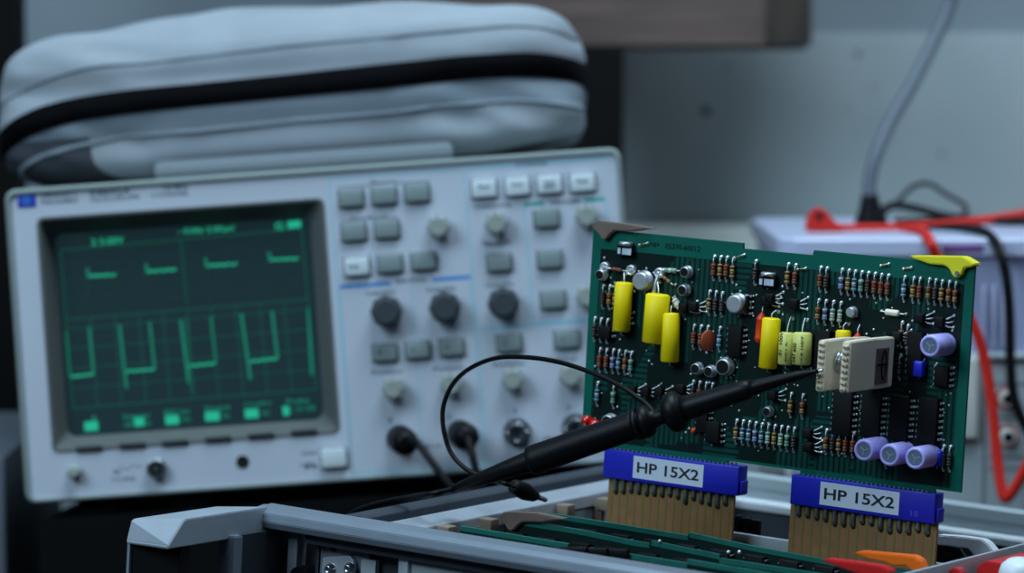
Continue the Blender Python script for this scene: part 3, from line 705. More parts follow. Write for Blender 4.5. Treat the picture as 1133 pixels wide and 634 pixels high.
e2 = card(-66, [(-93, -74.6), (-56, -74.6), (-28, -75.8), (-20, -75.8), (-19, -74.6), (14, -76), (14, -77.4), (60, -77.4), (92, -76.8)], 'green circuit card with a brown ejector, second behind the front rail')
lever(e2, [(551, 571.5), (558, 566.5), (592, 568), (622, 574.5), (600, 578), (578, 577.5), (572, 582), (567, 587.5), (562, 587), (558, 580)], -66, 'brownp', 'brown ejector lever')
lever(e2, [(908, 620), (913, 618.5), (950, 623), (975, 627), (985, 632), (983, 645), (965, 640), (940, 632)], -66, 'redej', 'red ejector lever')
for x in (730, 806, 818): p = M.px(x, 599 if x < 800 else 611, 1, -67); MB().ball(p, .9, 'solder', 8).build('solder_joint', e2)
e3 = card(-33, [(-96, -75.2), (-20, -75.8), (-19.4, -74.4), (13, -76.2), (50, -77.2), (93, -76)], 'green circuit card with an orange ejector, just before the extender cards')
lever(e3, [(944, 612), (950, 610), (1010, 615.5), (1017, 620), (1022, 632), (1012, 634), (1003, 626), (988, 626), (980, 622.5), (962, 619)], -33, 'orange', 'orange ejector lever')
e4 = card(33, [(-97, -86), (-36, -86), (-36, -84), (10, -84), (10, -86), (93, -82)], 'green circuit card behind the extender cards, with black heat sink and white ejector')
q = MB()
for k in range(4): q.span((-40+k*4.6, 25.5+.8*k, -84), (-38.2+k*4.6, 32.2, -73.2-.5*k), 'blackp', .3)
q.span((-41, 31, -84), (-20, 33.4, -75.5), 'blackp', .3); q.build('heat_sink', e4)
lever(e4, [(1036, 592), (1060, 593.5), (1086, 597), (1092, 601), (1100, 611), (1096, 618), (1080, 618), (1071, 607), (1050, 604), (1036, 603)], 33, 'whitep', 'white ejector lever')
q = MB(); P = [M.px(x, y, 1, 40) for x, y in ((1034, 600), (1046, 603), (1062, 606), (1072, 622), (1034, 640))]; q.prism([(p.x, p.z) for p in P], 39, 42, 'blackp', bevel=.4); q.build('black_shield', e4)
e5 = card(99, [(-97, -98), (93, -98)], 'green circuit card low at the back of the cage behind the heat sink')
q = MB(); a, c = M.px(800, 592, 1, -16), M.px(876, 604, 1, -16); zt = M.px(845, 594, 1, 12).z; q.span((-80, 12, zt-7), (80, 14.5, zt), 'psu', .4)
st = q.build('card_stiffener', None, (0, 13, -90), M); tag(st, 'grey metal bar lying across the cage just behind the two brown extender cards', 'metal bar')
# red terminal block with a white dome on the right rail
tb = thing('terminal_block', M, (115, 0, -96), 'red plastic block with a white dome beside the right cage rail', 'terminal block')
q = MB(); q.prism([(101, -96), (101, -76), (105, -73.0), (138, -73.0), (138, -79), (112, -79), (111, -96)], -2, 34, 'redej', axes='xz', bevel=.5); q.build('red_cover', tb)
p = M.px(1122, 634, 1, -10); q = MB(); q.lathe((p.x, -4, p.z-4), (0, -.2, 1), [(0, 8.5), (4, 8.5), (7, 7.4), (9, 5), (9.8, 2), (10, .01)], 'whitep', 28); q.span((p.x-9, -14, -96), (p.x+9, 6, p.z-3), 'redej', .5); q.build('white_dome', tb)
rb = MB(); P = [M.px(x, y, 1, -20) for x, y in ((1052, 634), (1054, 629), (1060, 627), (1065, 631), (1068, 640), (1068, 650), (1052, 650))]
rb.prism([(p.x, p.z) for p in P], -23, -17, 'redej', bevel=.5); o = rb.build('red_tab', tb)

# ================================================================== the oscilloscope
def F(x, y, h=0.0): return S.px(x, y, 1, -h)
scope = thing('oscilloscope', S, (0, 150, -82), 'pale grey oscilloscope with green square wave traces on its screen', 'oscilloscope')
q = MB()
def rrect(x0, x1, z0, z1, r, n=6):
    out = []
    for cx, cz, a0 in ((x1-r, z1-r, 0), (x0+r, z1-r, 90), (x0+r, z0+r, 180), (x1-r, z0+r, 270)):
        for k in range(n+1): a = rad(a0+90*k/n); out.append((cx+r*math.cos(a), cz+r*math.sin(a)))
    return out
X0, X1, Z0, Z1 = -155.2, 167.2, -82.0, 82.6
q.prism(rrect(X0+2, X1-2, Z0+2, Z1-2, 6), 18, 300, 'rim'); q.build('housing', scope)
def frame_mesh(outs, ys, m, mats=None):
    """loft between rounded rectangles"""
    q = MB(); rings = [[q.bm.verts.new((x, y, z)) for x, z in o] for o, y in zip(outs, ys)]
    n = len(rings[0])
    for i in range(len(rings)-1):
        mi = q.mi(mats[i] if mats else m)
        for k in range(n): q.face([rings[i][k], rings[i][(k+1) % n], rings[i+1][(k+1) % n], rings[i+1][k]], mi, False)
    return q, rings
q, rings = frame_mesh([rrect(X0+2, X1-2, Z0+2, Z1-2, 6), rrect(X0, X1, Z0, Z1, 6), rrect(X0, X1, Z0, Z1, 6), rrect(X0+1.2, X1-1.2, Z0+1.2, Z1-1.2, 5), rrect(X0+2.6, X1-2.6, Z0+2.2, Z1-2.6, 4), rrect(X0+2.8, X1-2.8, Z0+2.4, Z1-2.8, 4)], [19, 16, 0, -1.6, -1.6, 0.2], 'rim')
q.build('front_rim', scope)
# the panel: four plates around the screen opening
bz = [F(38.6, 240), F(357, 218.5), F(379, 477), F(58.7, 504)]
bx0, bx1 = (bz[0].x+bz[3].x)/2, (bz[1].x+bz[2].x)/2; bzt, bzb = (bz[0].z+bz[1].z)/2, (bz[2].z+bz[3].z)/2
PX0, PX1, PZ0, PZ1 = X0+2.7, X1-2.7, Z0+2.3, Z1-2.7
q = MB(); q.span((PX0, 0, PZ0), (bx0+1, 6, PZ1), 'face'); q.span((bx1-1, 0, PZ0), (PX1, 6, PZ1), 'face'); q.span((bx0+1, 0, bzt-1), (bx1-1, 6, PZ1), 'face'); q.span((bx0+1, 0, PZ0), (bx1-1, 6, bzb+1), 'face'); q.build('front_panel', scope)
sc = [F(53, 257), F(340, 241), F(358, 462), F(75, 487)]
sx0, sx1 = (sc[0].x+sc[3].x)/2, (sc[1].x+sc[2].x)/2; szt, szb = (sc[0].z+sc[1].z)/2, (sc[2].z+sc[3].z)/2
q, rings = frame_mesh([rrect(bx0, bx1, bzb, bzt, 4), rrect(bx0+.6, bx1-.6, bzb+.6, bzt-.6, 3.6), rrect(bx0+1.8, bx1-1.8, bzb+1.8, bzt-1.8, 3), rrect(sx0, sx1, szb, szt, 5), rrect(sx0, sx1, szb, szt, 5)], [0.3, -.8, -.6, 12, 16], 'bezel', ['bezel', 'bezel', 'bezel', 'bezel_dark'])
q.build('screen_bezel', scope)
SY = 12.5
q = MB(); q.prism(rrect(sx0-1, sx1+1, szb-1, szt+1, 5), SY, SY+3, 'glass'); scr = q.build('screen', scope); scr['_o'] = scope['_o']
def G(x, y): p = S.px(x, y, 1, SY-.3); return p
q = MB()
def bar(q, x0, y0, x1, y1, wpx, m):
    a, c = G(x0, y0), G(x1, y1); d = (c-a); d.y = 0; n = Vector((-d.z, 0, d.x)).normalized()*(wpx/2/2.12)
    mi = q.mi(m); q.face([q.bm.verts.new(a+n), q.bm.verts.new(a-n), q.bm.verts.new(c-n), q.bm.verts.new(c+n)], mi)
# graticule: outer box, columns and rows (corners read off the tube face)
gTL, gTR, gBR, gBL = Vector((67, 277)), Vector((333.5, 253)), Vector((350, 431)), Vector((81, 452))
def gp(u, v): p = (gTL*(1-u)+gTR*u)*(1-v)+(gBL*(1-u)+gBR*u)*v; return p.x, p.y
for u0, v0, u1, v1 in ((0, 0, 1, 0), (0, 1, 1, 1), (0, 0, 0, 1), (1, 0, 1, 1)): bar(q, *gp(u0, v0), *gp(u1, v1), 1.6, 'grat')
for k in range(1, 10):
    bar(q, *gp(k/10, 0), *gp(k/10, .44), 1.1, 'grat_d'); bar(q, *gp(k/10, .44), *gp(k/10, 1), 1.2, 'grat')
for k in range(1, 8): bar(q, *gp(0, k/8), *gp(1, k/8), 1.1, 'grat_d' if k < 4 else 'grat')
bar(q, *gp(0, .44), *gp(1, .44), 1.6, 'grat')
bar(q, *gp(.5, 0), *gp(.5, .4), 2.0, 'grat')
q.build('graticule', scr)
q = MB()
def wob(x0, y0, x1, y1, n=7, amp=1.6, m='trace'):
    for i in range(n):
        t0, t1 = i/n, (i+1)/n; s0 = amp*(1 if i % 2 else -1)
        bar(q, x0+(x1-x0)*t0, y0+(y1-y0)*t0-s0/2, x0+(x1-x0)*t1, y0+(y1-y0)*t1+s0/2, 2.6, m)
for x0, y0, x1, y1 in ((98, 305.5, 128, 304), (163, 300.5, 195, 298), (229, 294, 262, 292), (299, 287.5, 330, 286)):
    bar(q, x0-1.5, y0-8.5, x0, y0+2, 3.2, 'trace_m'); wob(x0+1, y0, x1, y1)
for x0, y0, x1, y1 in ((78, 417, 103, 414), (140, 411, 171, 408.5), (209, 405, 238, 402), (277, 400, 307, 396.5)): wob(x0, y0, x1, y1)
for x0, y0, x1, y1, w_, m in ((73.5, 367, 77.5, 417, 2.2, 'trace_m'), (98.5, 362, 103.5, 414, 2.6, 'trace_m'), (132, 359, 140, 430, 3.0, 'trace_m'), (165.5, 356, 171, 408, 2.6, 'trace_m'), (200, 354, 209, 424, 3.4, 'trace_m'), (206, 352, 212, 436, 2.6, 'grat'), (233.5, 350, 239, 402, 2.8, 'trace_m'), (267, 347, 277, 420, 3.2, 'trace_m'), (301, 344, 307, 396, 3.0, 'trace_m'), (341, 341, 345, 415, 3.0, 'trace_m'),
  (95.5, 305, 98.5, 362, 1.1, 'grat_d'), (161.5, 300, 165.5, 356, 1.1, 'grat_d'), (228, 295, 233.5, 350, 1.1, 'grat_d'), (297, 288, 301, 344, 1.1, 'grat_d'), (129, 304, 132, 359, 1, 'grat_d'), (196, 298, 200, 354, 1, 'grat_d'), (263, 292, 267, 347, 1, 'grat_d')): bar(q, x0, y0, x1, y1, w_, m)
q.build('waveform_trace', scr)
def glow(s, x0, y0, x1, hpx, m='trace'):
    a, c = G(x0, y0), G(x1, y0); text_part('screen_readout', s, scr, a.x, c.x, a.z, SY-.35, m, height=hpx/2.12)
glow('2 5.00V', 101, 268, 137, 7.5); glow('- 0.00s 2.00µs/', 197, 257, 260, 7.5); glow('f2', 304, 250.5, 314, 8)
q = MB(); bar(q, 318, 249, 333, 247.5, 8, 'glow')
for x, y, w_ in ((101, 472, 15), (154, 467, 11), (190.5, 465, 15), (235, 461, 16), (278.5, 458, 15), (316.5, 455, 7)): bar(q, x-w_/2, y, x+w_/2, y-.9, 10.5, 'glow')
q.build('softkey_highlight', scr)
for s_, x0, y0, x1 in (('1', 102, 463.5, 106), ('Vernier', 135, 461.5, 167), ('BW Lim', 182, 456.5, 210), ('Invert', 227, 452, 255), ('Coupling', 270, 448, 301), ('Probe', 317, 444.5, 342)): glow(s_, x0, y0, x1, 6, 'trace_m')
for s_, x0, y0, x1 in (('Off', 137, 470, 147), ('On', 160, 468, 167), ('On', 201, 464, 211), ('On', 245, 460, 254), ('AC', 289, 457, 299), ('1 10 100', 322, 453, 349)): glow(s_, x0, y0, x1, 6, 'trace_m')
# keys, knobs and sockets
def key(x, y, m, wpx=28, hpx=20):
    p = F(x, y); w_, h_ = wpx/2.12, hpx/2.12; q = MB()
    q.span((p.x-w_/2-.7, -.15, p.z-h_/2-1.0), (p.x+w_/2+.7, .3, p.z+h_/2+.5), 'key_base'); q.box((p.x, -1.5, p.z), (w_, 3.4, h_), m, bevel=.7)
    o = q.build('push_button', scope)
    if m == 'key_white': o['label'] = 'white push button'
    text = MB()
    return o
for x, y in ((388.5, 219.4), (425, 216.6), (461.4, 214), (391.5, 257), (428, 254), (431.4, 292), (468.6, 289), (552.4, 290.5), (604.6, 242), (608.2, 287), (612, 331.7), (426, 390), (462, 387), (499.7, 384), (563.5, 379.4), (627, 375.3)): key(x, y, 'key_grey', 26.5, 18.5)
for x, y in ((395, 295), (535.6, 208.6), (572.5, 206.5), (608, 204), (644.5, 202)): key(x, y, 'key_white', 27, 19.5)
o = key(369.5, 506.5, 'key_white', 28, 21); o['label'] = 'white power button'
def knob(x, y, rpx, m, h):
    p = F(x, y, h*.6); R = rpx/2.12; q = MB(); n = 24
    q.lathe((p.x, .1, p.z), (0, -1, 0), [(0, R*1.08), (h*.25, R*1.05), (h*.3, R), (h-1.2, R*.93), (h-.3, R*.86), (h, R*.72), (h-.25, R*.66), (h-.25, .01)], m, 36)
    if R > 5:
        for k in range(8): a = k*.785; q.cyl((p.x+R*.97*math.cos(a), -h*.3, p.z+R*.97*math.sin(a)), (p.x+R*.9*math.cos(a), -h+1.0, p.z+R*.9*math.sin(a)), 1.3, m, 8)
    q.build('rotary_knob', scope)
for x, y in ((427, 344.5), (492, 340), (557, 335.5)): knob(x, y, 16, 'knob_dark', 13)
for x, y in ((484.5, 251), (549, 247), (649, 239), (650, 328), (434.8, 430), (499, 425), (567, 420), (631, 415.7)): knob(x, y, 11.3, 'knob_light', 10)
def bnc(x, y, out=14, m='steel'):
    p = F(x, y, out*.6); q = MB()
    q.lathe((p.x, .2, p.z), (0, -1, 0), [(0, 7.4), (2.2, 7.4), (2.3, 5.6), (4.5, 5.6), (4.6, 4.9), (out, 4.9), (out, 4.1), (out-7, 4.0), (out-7, 2.3), (out-2, 2.2), (out-2, 1.0), (out-5, .9), (out-5, .01)], m, 28, [m]*8+['chassis_d', 'chassis_d', 'hole', 'hole'])
    for sx in (-1, 1): q.cyl((p.x+sx*4.4, -out+4, p.z), (p.x+sx*6.2, -out+4, p.z), .9, m, 8)
    q.build('bnc_socket', scope)
for x, y in ((442, 486), (509, 480.5), (572, 479), (637, 474)): bnc(x, y)
p = F(173.5, 518); q = MB(); q.lathe((p.x, .2, p.z), (0, -1, 0), [(0, 5.2), (5, 5.2), (5.4, 4.6), (5.4, 3.3), (1.5, 3.2), (1.5, 1.9), (5, 1.8), (5, .01)], 'steel', 24, ['knob_dark', 'steel', 'steel', 'hole', 'hole', 'steel', 'steel']); q.build('calibrator_socket', scope)
p = F(83, 522); q = MB(); q.lathe((p.x, .2, p.z), (0, -1, 0), [(0, 3.9), (4, 3.7), (7, 3.0), (7.4, 2.0), (7.4, .01)], 'knob_light', 20); q.build('intensity_knob', scope)
p = F(268.5, 511); q = MB(); q.lathe((p.x, .2, p.z), (0, -1, 0), [(0, 3.4), (.6, 3.4), (.7, 2.9), (.3, .01)], 'hole', 20); q.build('ground_jack', scope)
for x, y in ((99, 496.5), (147, 493), (194, 490), (241.6, 486), (289, 482.3), (336.6, 478.4)):
    p = S.px(x, y, 1, 1.0); MB().box((p.x, 1.4, p.z), (13.6, 5.6, 3.0), 'slot', bevel=.5).build('softkey', scope)
# printed legends
def strip(name, pts, wpx, m):
    q = MB()
    for (x0, y0), (x1, y1) in zip(pts, pts[1:]):
        a, c = F(x0, y0), F(x1, y1); d = c-a; n = Vector((-d.z, 0, d.x)).normalized()*(wpx/2/2.12); mi = q.mi(m)
        vs = [a+n, a-n, c-n, c+n]; y = Vector((0, -.05, 0)); q.face([q.bm.verts.new(v+y) for v in vs], mi)
    q.build(name, scope)
strip('blue_bar', [(376, 317.8), (432, 313.6)], 4, 'print_blue'); strip('blue_bar', [(478.5, 309.6), (520.5, 306.4)], 4, 'print_blue')
strip('green_bar', [(580, 226.4), (602, 224.8)], 4, 'print_green'); strip('green_bar', [(646, 221.6), (669, 220)], 4, 'print_green')
strip('panel_outline', [(364, 197.5), (513, 187), (541, 522), (391, 532), (364, 197.5)], 1.6, 'print_pale'); strip('panel_outline', [(517, 186.5), (669, 175.5)], 3, 'print_pale')
strip('panel_outline', [(376, 319), (391, 530)], 1.4, 'print_pale'); strip('panel_outline', [(455, 314), (469, 525)], 1.2, 'print_pale'); strip('panel_outline', [(520, 308), (536, 521)], 1.4, 'print_pale')
strip('panel_outline', [(580, 227), (590, 357), (660, 352)], 1.8, 'print_pale'); strip('panel_outline', [(670, 221), (672, 250)], 1.8, 'print_pale'); strip('panel_outline', [(530, 364), (660, 355)], 3, 'print_pale')
strip('panel_outline', [(392, 524), (640, 507)], 2, 'print_pale')
for pts in ([(374, 207.5), (410, 205)], [(437, 203), (475, 200.5)], [(378, 245), (388, 244)], [(428, 241.5), (441, 240.5)]): strip('panel_outline', pts, 1.2, 'print')
def leg(s, x, y, wpx, hpx, m='print'):
    a, c = F(x-wpx/2, y), F(x+wpx/2, y); zc = F(x, y).z; text_part('panel_lettering', s, scope, a.x, a.x+wpx/2.12, zc, -.06, m, height=hpx/2.12)
leg('HEWLETT', 66, 215.2, 40, 6); leg('PACKARD', 66, 222.8, 40, 6); leg('54602A', 122, 212.3, 46, 7.5); leg('OSCILLOSCOPE', 127, 219.6, 54, 5); leg('150 MHz', 194, 207.3, 28, 6); leg('4 CHANNEL', 188, 215, 42, 5)
for s_, x, y, w_ in (('Measure', 424, 201.5, 28), ('Save/Recall', 408, 241, 40), ('STORAGE', 588, 181.5, 34), ('HORIZONTAL', 546, 228, 40), ('Time/Div', 549, 268.5, 34), ('VERTICAL', 455, 310.5, 36), ('TRIGGER', 625, 223.5, 36), ('Volts/Div', 421, 324, 34), ('Volts/Div', 488, 320, 34), ('Volts/Div', 553, 315, 32), ('Position', 428, 411.5, 34), ('Position', 496, 407.5, 34), ('Position', 563, 403, 34), ('Position', 622, 398, 32), ('Delay', 548, 271, 22), ('1', 432, 465, 3), ('2', 497, 461, 4), ('3', 570, 455, 4), ('4', 629, 451, 4), ('Line', 342, 501, 16), ('5V', 130, 523, 8), ('1.2 kHz', 137, 530, 26), ('1 MΩ 13pF', 478, 494, 22), ('400 V', 610, 485, 18), ('100', 340, 514, 14)):
    leg(s_, x, y, w_, 4.6)
q = MB()
for k in range(5): p = F(128+k*6.5, 521-1.2*k-(2 if k % 2 else 0)); q.box((p.x, -.04, p.z), (2.0, .1, .7), 'print')
for x, y in ((340, 517), (348, 516)): p = F(x, y); q.box((p.x, -.04, p.z), (2.2, .1, 2), 'print')
q.build('panel_symbols', scope)
a, c = F(19, 215.5), F(40, 228.5); q = MB(); q.span((a.x, -.5, c.z), (c.x, .2, a.z), 'logo_blue', .1); lg = q.build('maker_badge', scope); lg['_o'] = scope['_o']
mid = (a+c)/2; q = MB(); q.lathe((mid.x, -.52, mid.z), (0, -1, 0), [(0, 2.2), (.06, 2.2)], 'print_blue', 24); q.build('badge_disc', lg); text_part('badge_letters', 'hp', lg, mid.x-1.5, mid.x+1.6, mid.z, -.62, 'logo_blue', height=3.4)
# button legends (faint)
for x, y, s_ in ((535.6, 207, 'Run'), (572.5, 205, 'Stop'), (608, 202, 'Auto'), (608, 207, 'store'), (644.5, 200.5, 'Erase'), (391, 295, 'Auto'), (424.5, 390, '1'), (462, 387, '±'), (499.7, 384, '2'), (563.5, 379.4, '3'), (627, 375.3, '4')):
    a = F(x-6, y, 3.3); text_part('button_legend', s_, scope, a.x, a.x+(12 if len(s_) > 1 else 3)/2.12, a.z, -3.28, 'print', height=2.2)
# carrying handle folded on top
q = MB(); a, c = F(168, 188), F(500, 164)
q.box(((a.x+c.x)/2, 22, Z1+4.0), (c.x-a.x, 22, 8), 'handle', bevel=1.2); q.box(((a.x+c.x)/2, 18, Z1+8.6), (c.x-a.x-3, 10, 2.2), 'handle', bevel=.6); q.box(((a.x+c.x)/2, 22, Z1+2.6), (c.x-a.x+1, 22.6, .8), 'key_base'); q.build('carry_handle', scope)
for x in (-118, -70, 70, 130): q = MB(); q.box((x, 20, Z0-4), (22, 26, 9), 'blackm', bevel=1.5); q.build('foot', scope)

# ---- coaxial probe leads plugged into the scope
def lead(name, x, y, pts, label, group=None):
    p = F(x, y, 12); e = thing(name, S, (p.x, -14, p.z), label, 'cable')
    q = MB(); d = Vector((.18, -1, -.05)); q.lathe((p.x, -6, p.z), d, [(0, 6.8), (8, 7.0), (9, 6.6), (14, 6.8), (19, 6.9), (21, 6.0), (22, 4.6), (24, 3.4)], 'black', 28); q.build('bnc_plug', e)
    q = MB(); pp = [Vector((p.x, -6, p.z))+d.normalized()*20]
    for x_, y_, yy in pts: pp.append(S.px(x_, y_, 1, yy))
    q.tube(pp, 2.1, 'black', 12); q.build('coax_cable', e)
lead('probe_lead', 442, 486.5, [(461, 490, -36), (474, 506, -42), (488, 525, -46), (502, 545, -48), (517, 575, -48), (530, 620, -46)], 'black coaxial lead plugged into the leftmost input socket')
lead('probe_lead', 509, 480.5, [(518, 487, -36), (522, 502, -40), (526, 518, -42), (533, 545, -44), (540, 580, -44), (545, 620, -44)], 'black coaxial lead plugged in second from left, behind the looped wire')

# ================================================================== soft bag on the scope
from mathutils import noise as mnoise
Zt = Z1+.4
bl, brt, tp = S.px(-3, 130, 1, 70), S.px(649, 110, 1, 70), S.px(430, 2, 1, 90)
BA = (brt.x-bl.x)/2; BX = (brt.x+bl.x)/2; BC = (tp.z-Zt)/2+1; BZ = Zt+BC-.6; BD = 95; BY = 40+BD
bag = thing('equipment_bag', S, (BX, BY, Zt), 'soft grey fabric bag with a thick black zip, lying on top of the oscilloscope', 'bag')
def sp(v, e): return math.copysign(abs(v)**e, v)
def bagpt(th, zz, off=0.0):
    """th round the plan, zz -1..1 up"""
    ex = .31
    k = (1-min(.9999, abs(zz))**4.5)**(1/2.8) if zz > 0 else (1-min(.9999, abs(zz))**8)**(1/3.6)
    x = sp(math.cos(th), ex)*BA*k; y = sp(math.sin(th), ex)*BD*k
    z = BC*zz
    xr = x/BA
    if zz > 0: z *= 1-.16*max(0, -xr-.15)**1.3-.05*max(0, xr-.55)
    p = Vector((x, y, z)); n = Vector((x/BA**2, y/BD**2, z/BC**2*.6)).normalized()
    w1 = mnoise.noise(Vector((x*.012, y*.02, z*.06+3)))*4.5+mnoise.noise(Vector((x*.03+z*.04, y*.03, z*.09+9)))*2.4
    if zz < -.1: w1 += mnoise.noise(Vector((x*.05+z*.09, y*.03, 5)))*4.5*min(1, -zz*1.6)
    w1 *= min(1, (1+zz)*1.5)
    p += n*(w1+off)
    p.z = max(p.z, -BC+.2+max(0, x/BA-.5)*26*(1-.3*max(0, zz)))
    return p+Vector((BX, BY, BZ))
def zipz(th): xr = sp(math.cos(th), .31); return .02-.36*abs(xr)**7*(1 if xr < 0 else .45)+.1*xr
q = MB(); NT, NZ = 160, 44; ring = []
for i in range(NZ+1):
    zz = -1+2*i/NZ; zz = math.copysign(1-(1-abs(zz))**1.4, zz)
    ring.append([q.bm.verts.new(bagpt(2*math.pi*k/NT, zz)) for k in range(NT)])
    ring[-1] = (zz, ring[-1])
for i in range(NZ):
    za = (ring[i][0]+ring[i+1][0])/2
    for k in range(NT):
        th = 2*math.pi*(k+.5)/NT; xr = math.cos(th)
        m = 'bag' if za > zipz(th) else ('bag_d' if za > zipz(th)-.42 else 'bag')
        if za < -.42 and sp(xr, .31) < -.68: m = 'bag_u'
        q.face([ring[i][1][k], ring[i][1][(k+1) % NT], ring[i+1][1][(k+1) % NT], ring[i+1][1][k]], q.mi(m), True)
q.face(ring[0][1][::-1], q.mi('bag')); q.face(ring[-1][1], q.mi('bag'), True)
q.build('bag_body', bag)
def band(name, dz0, dz1, off, m, fn=zipz):
    q = MB(); N = 240; A = []; prof = [(dz0, 0), (dz0+.012, off), ((dz0+dz1)/2, off*1.25), (dz1-.012, off), (dz1, 0)]
    for k in range(N): th = 2*math.pi*k/N; A.append([q.bm.verts.new(bagpt(th, fn(th)+dz, o)) for dz, o in prof])
    for k in range(N):
        for j in range(4): q.face([A[k][j], A[(k+1) % N][j], A[(k+1) % N][j+1], A[k][j+1]], q.mi(m), True)
    return q.build(name, bag)
band('zip', -.15, .12, 1.6, 'zip')
band('seam_piping', -.455, -.40, 1.0, 'bag_d'); band('seam_piping', .40, .44, .8, 'bag_d')

# ================================================================== what stands behind
def wpx(x, y, Y): return W.px(x, y, 1, Y)
# black slant-topped case carrying the scope
def wedge(name, x0, x1, y0, y1, m, label, cat):
    tops = [S.w((x, y, Z0-8.6)) for x, y in ((x0, y0), (x1, y0), (x1, y1), (x0, y1))]
    o = Vector((sum(t.x for t in tops)/4, sum(t.y for t in tops)/4, 0)); q = MB()
    T_ = [q.bm.verts.new(t) for t in tops]; B_ = [q.bm.verts.new((t.x, t.y, .3)) for t in tops]; mi = q.mi(m)
    q.face(T_, mi); q.face(B_[::-1], mi)
    for i in range(4): q.face([T_[i], B_[i], B_[(i+1) % 4], T_[(i+1) % 4]], mi)
    e = thing(name, W, tuple(o), label, cat); body = q.build('case_body', e); f = MB()
    a = (tops[0]+tops[1])/2; f.box((a.x-60, a.y-1.5, a.z-62), (52, 3, 12), 'blackm', bevel=1); f.box((a.x+60, a.y-1.5, a.z-62), (52, 3, 12), 'blackm', bevel=1); f.build('latch', e)
    return e
wedge('equipment_case', -148, 160, -4, 300, 'case', 'black slant topped case underneath the oscilloscope', 'case')
# instrument at the right
PY = 1725
ptop = wpx(1100, 391, PY).z; px0, px1 = wpx(792, 400, PY).x, wpx(1230, 400, PY).x
psu = thing('bench_instrument', W, ((px0+px1)/2, PY+120, 0), 'pale grey bench instrument with two red ringed black sockets, behind the circuit board', 'instrument')
q = MB(); q.span((px0, PY, 6), (px1, PY+240, ptop), 'psu', 1.5); q.build('housing', psu)
q = MB(); q.span((px0+2, PY-.8, ptop-5.2), (px1-2, PY+.3, ptop-2.6), 'psu_dark'); q.span((wpx(1089, 400, PY).x, PY-.6, 20), (wpx(1090.5, 400, PY).x, PY+.3, ptop-6), 'key_base'); q.build('panel_seam', psu)
a, c = wpx(1030, 396, PY-6), wpx(1082, 486, PY-6); q = MB(); q.span((a.x, PY-6, c.z), (c.x, PY+.5, a.z), 'psu_cream', 1.5); q.build('cream_panel', psu)
for x, y in ((1115, 441), (1115, 483.5)):
    p = wpx(x, y, PY-2); q = MB()
    q.lathe((p.x, PY+.3, p.z), (0, -1, 0), [(0, 6.0), (1.2, 6.0), (1.3, 5.1), (1.0, 5.0), (1.0, 4.4), (5, 4.3), (5.3, 3.6), (5.3, 2.8), (1, 2.7), (1, .01)], 'whitep', 28, ['red', 'red', 'red', 'psu_cream', 'psu_cream', 'psu_cream', 'psu_cream', 'hole', 'hole']); q.build('socket', psu)
for z in (424, 462, 505, 518): a, c = wpx(1093, z, PY), wpx(1180, z+1.2, PY); q = MB(); q.span((a.x, PY-.3, c.z), (c.x, PY+.2, a.z), 'print'); q.build('panel_line', psu)
for x in (853, 905): p = wpx(x, 519, PY-3); q = MB(); q.box((p.x, PY-3, p.z), (12, 7, 8.5), 'key_grey', bevel=1); q.build('push_button', psu)
p = wpx(873, 520, PY-2); q = MB(); q.box((p.x, PY-1.5, p.z), (4, 4, 9), 'key_white', bevel=.8); q.build('push_button', psu)
for x in (px0+20, px1-20):
    for y in (PY+20, PY+220): q = MB(); q.cyl((x, y, .2), (x, y, 6.5), 8, 'black', 20); q.build('foot', psu)
# lavender tub on it
TY = PY+6; tx0, tx1 = wpx(862, 300, TY).x, wpx(1215, 300, TY).x; tz1 = wpx(1000, 263.5, TY).z; td = 205
tub = thing('storage_tub', W, ((tx0+tx1)/2, TY+td/2, ptop), 'translucent lavender plastic storage tub on the pale instrument, under the red leads', 'tub')
q, _ = frame_mesh([[(x, z) for x, z in rrect(0, 1, 0, 1, .1)]], [0], 'tub'); q.bm.free()
def plan(x0, x1, y0, y1, r): return rrect(x0, x1, y0, y1, r)
def tubloft(levels, m, cap0=True, cap1=True):
    q = MB(); R = []
    for (x0, x1, y0, y1, r), z in levels: R.append([q.bm.verts.new((x, y, z)) for x, y in rrect(x0, x1, y0, y1, r)])
    n = len(R[0]); mi = q.mi(m)
    for i in range(len(R)-1):
        for k in range(n): q.face([R[i][k], R[i][(k+1) % n], R[i+1][(k+1) % n], R[i+1][k]], mi)
    if cap0: q.face(R[0][::-1], mi)
    if cap1: q.face(R[-1], mi)
    return q
q = tubloft([((tx0+6, tx1-6, TY+5, TY+td-5, 10), ptop+.3), ((tx0+2, tx1-2, TY+2, TY+td-2, 12), tz1-9), ((tx0+1, tx1-1, TY+1, TY+td-1, 12), tz1-9), ((tx0+1, tx1-1, TY+1, TY+td-1, 12), tz1-7)], 'tub'); q.build('tub_body', tub)
q = tubloft([((tx0-1, tx1+1, TY-1, TY+td+1, 13), tz1-9.5), ((tx0-1, tx1+1, TY-1, TY+td+1, 13), tz1-1.5), ((tx0, tx1, TY, TY+td, 12), tz1)], 'tub_lid'); q.build('tub_lid', tub)
for x in (1088, 1099, 1109):
    a, c = wpx(x, 316, TY), wpx(x+3.5, 384, TY); q = MB(); q.span((a.x, TY+.5, c.z), (c.x, TY+4, a.z), 'tub_lid', .8); q.build('moulded_rib', tub)
a, c = wpx(1042, 270, TY), wpx(1088, 279, TY); q = MB(); q.box(((a.x+c.x)/2, TY-1.3, (a.z+c.z)/2), (c.x-a.x, 1.0, 4), 'plum', bevel=.4); q.build('lid_sticker', tub)
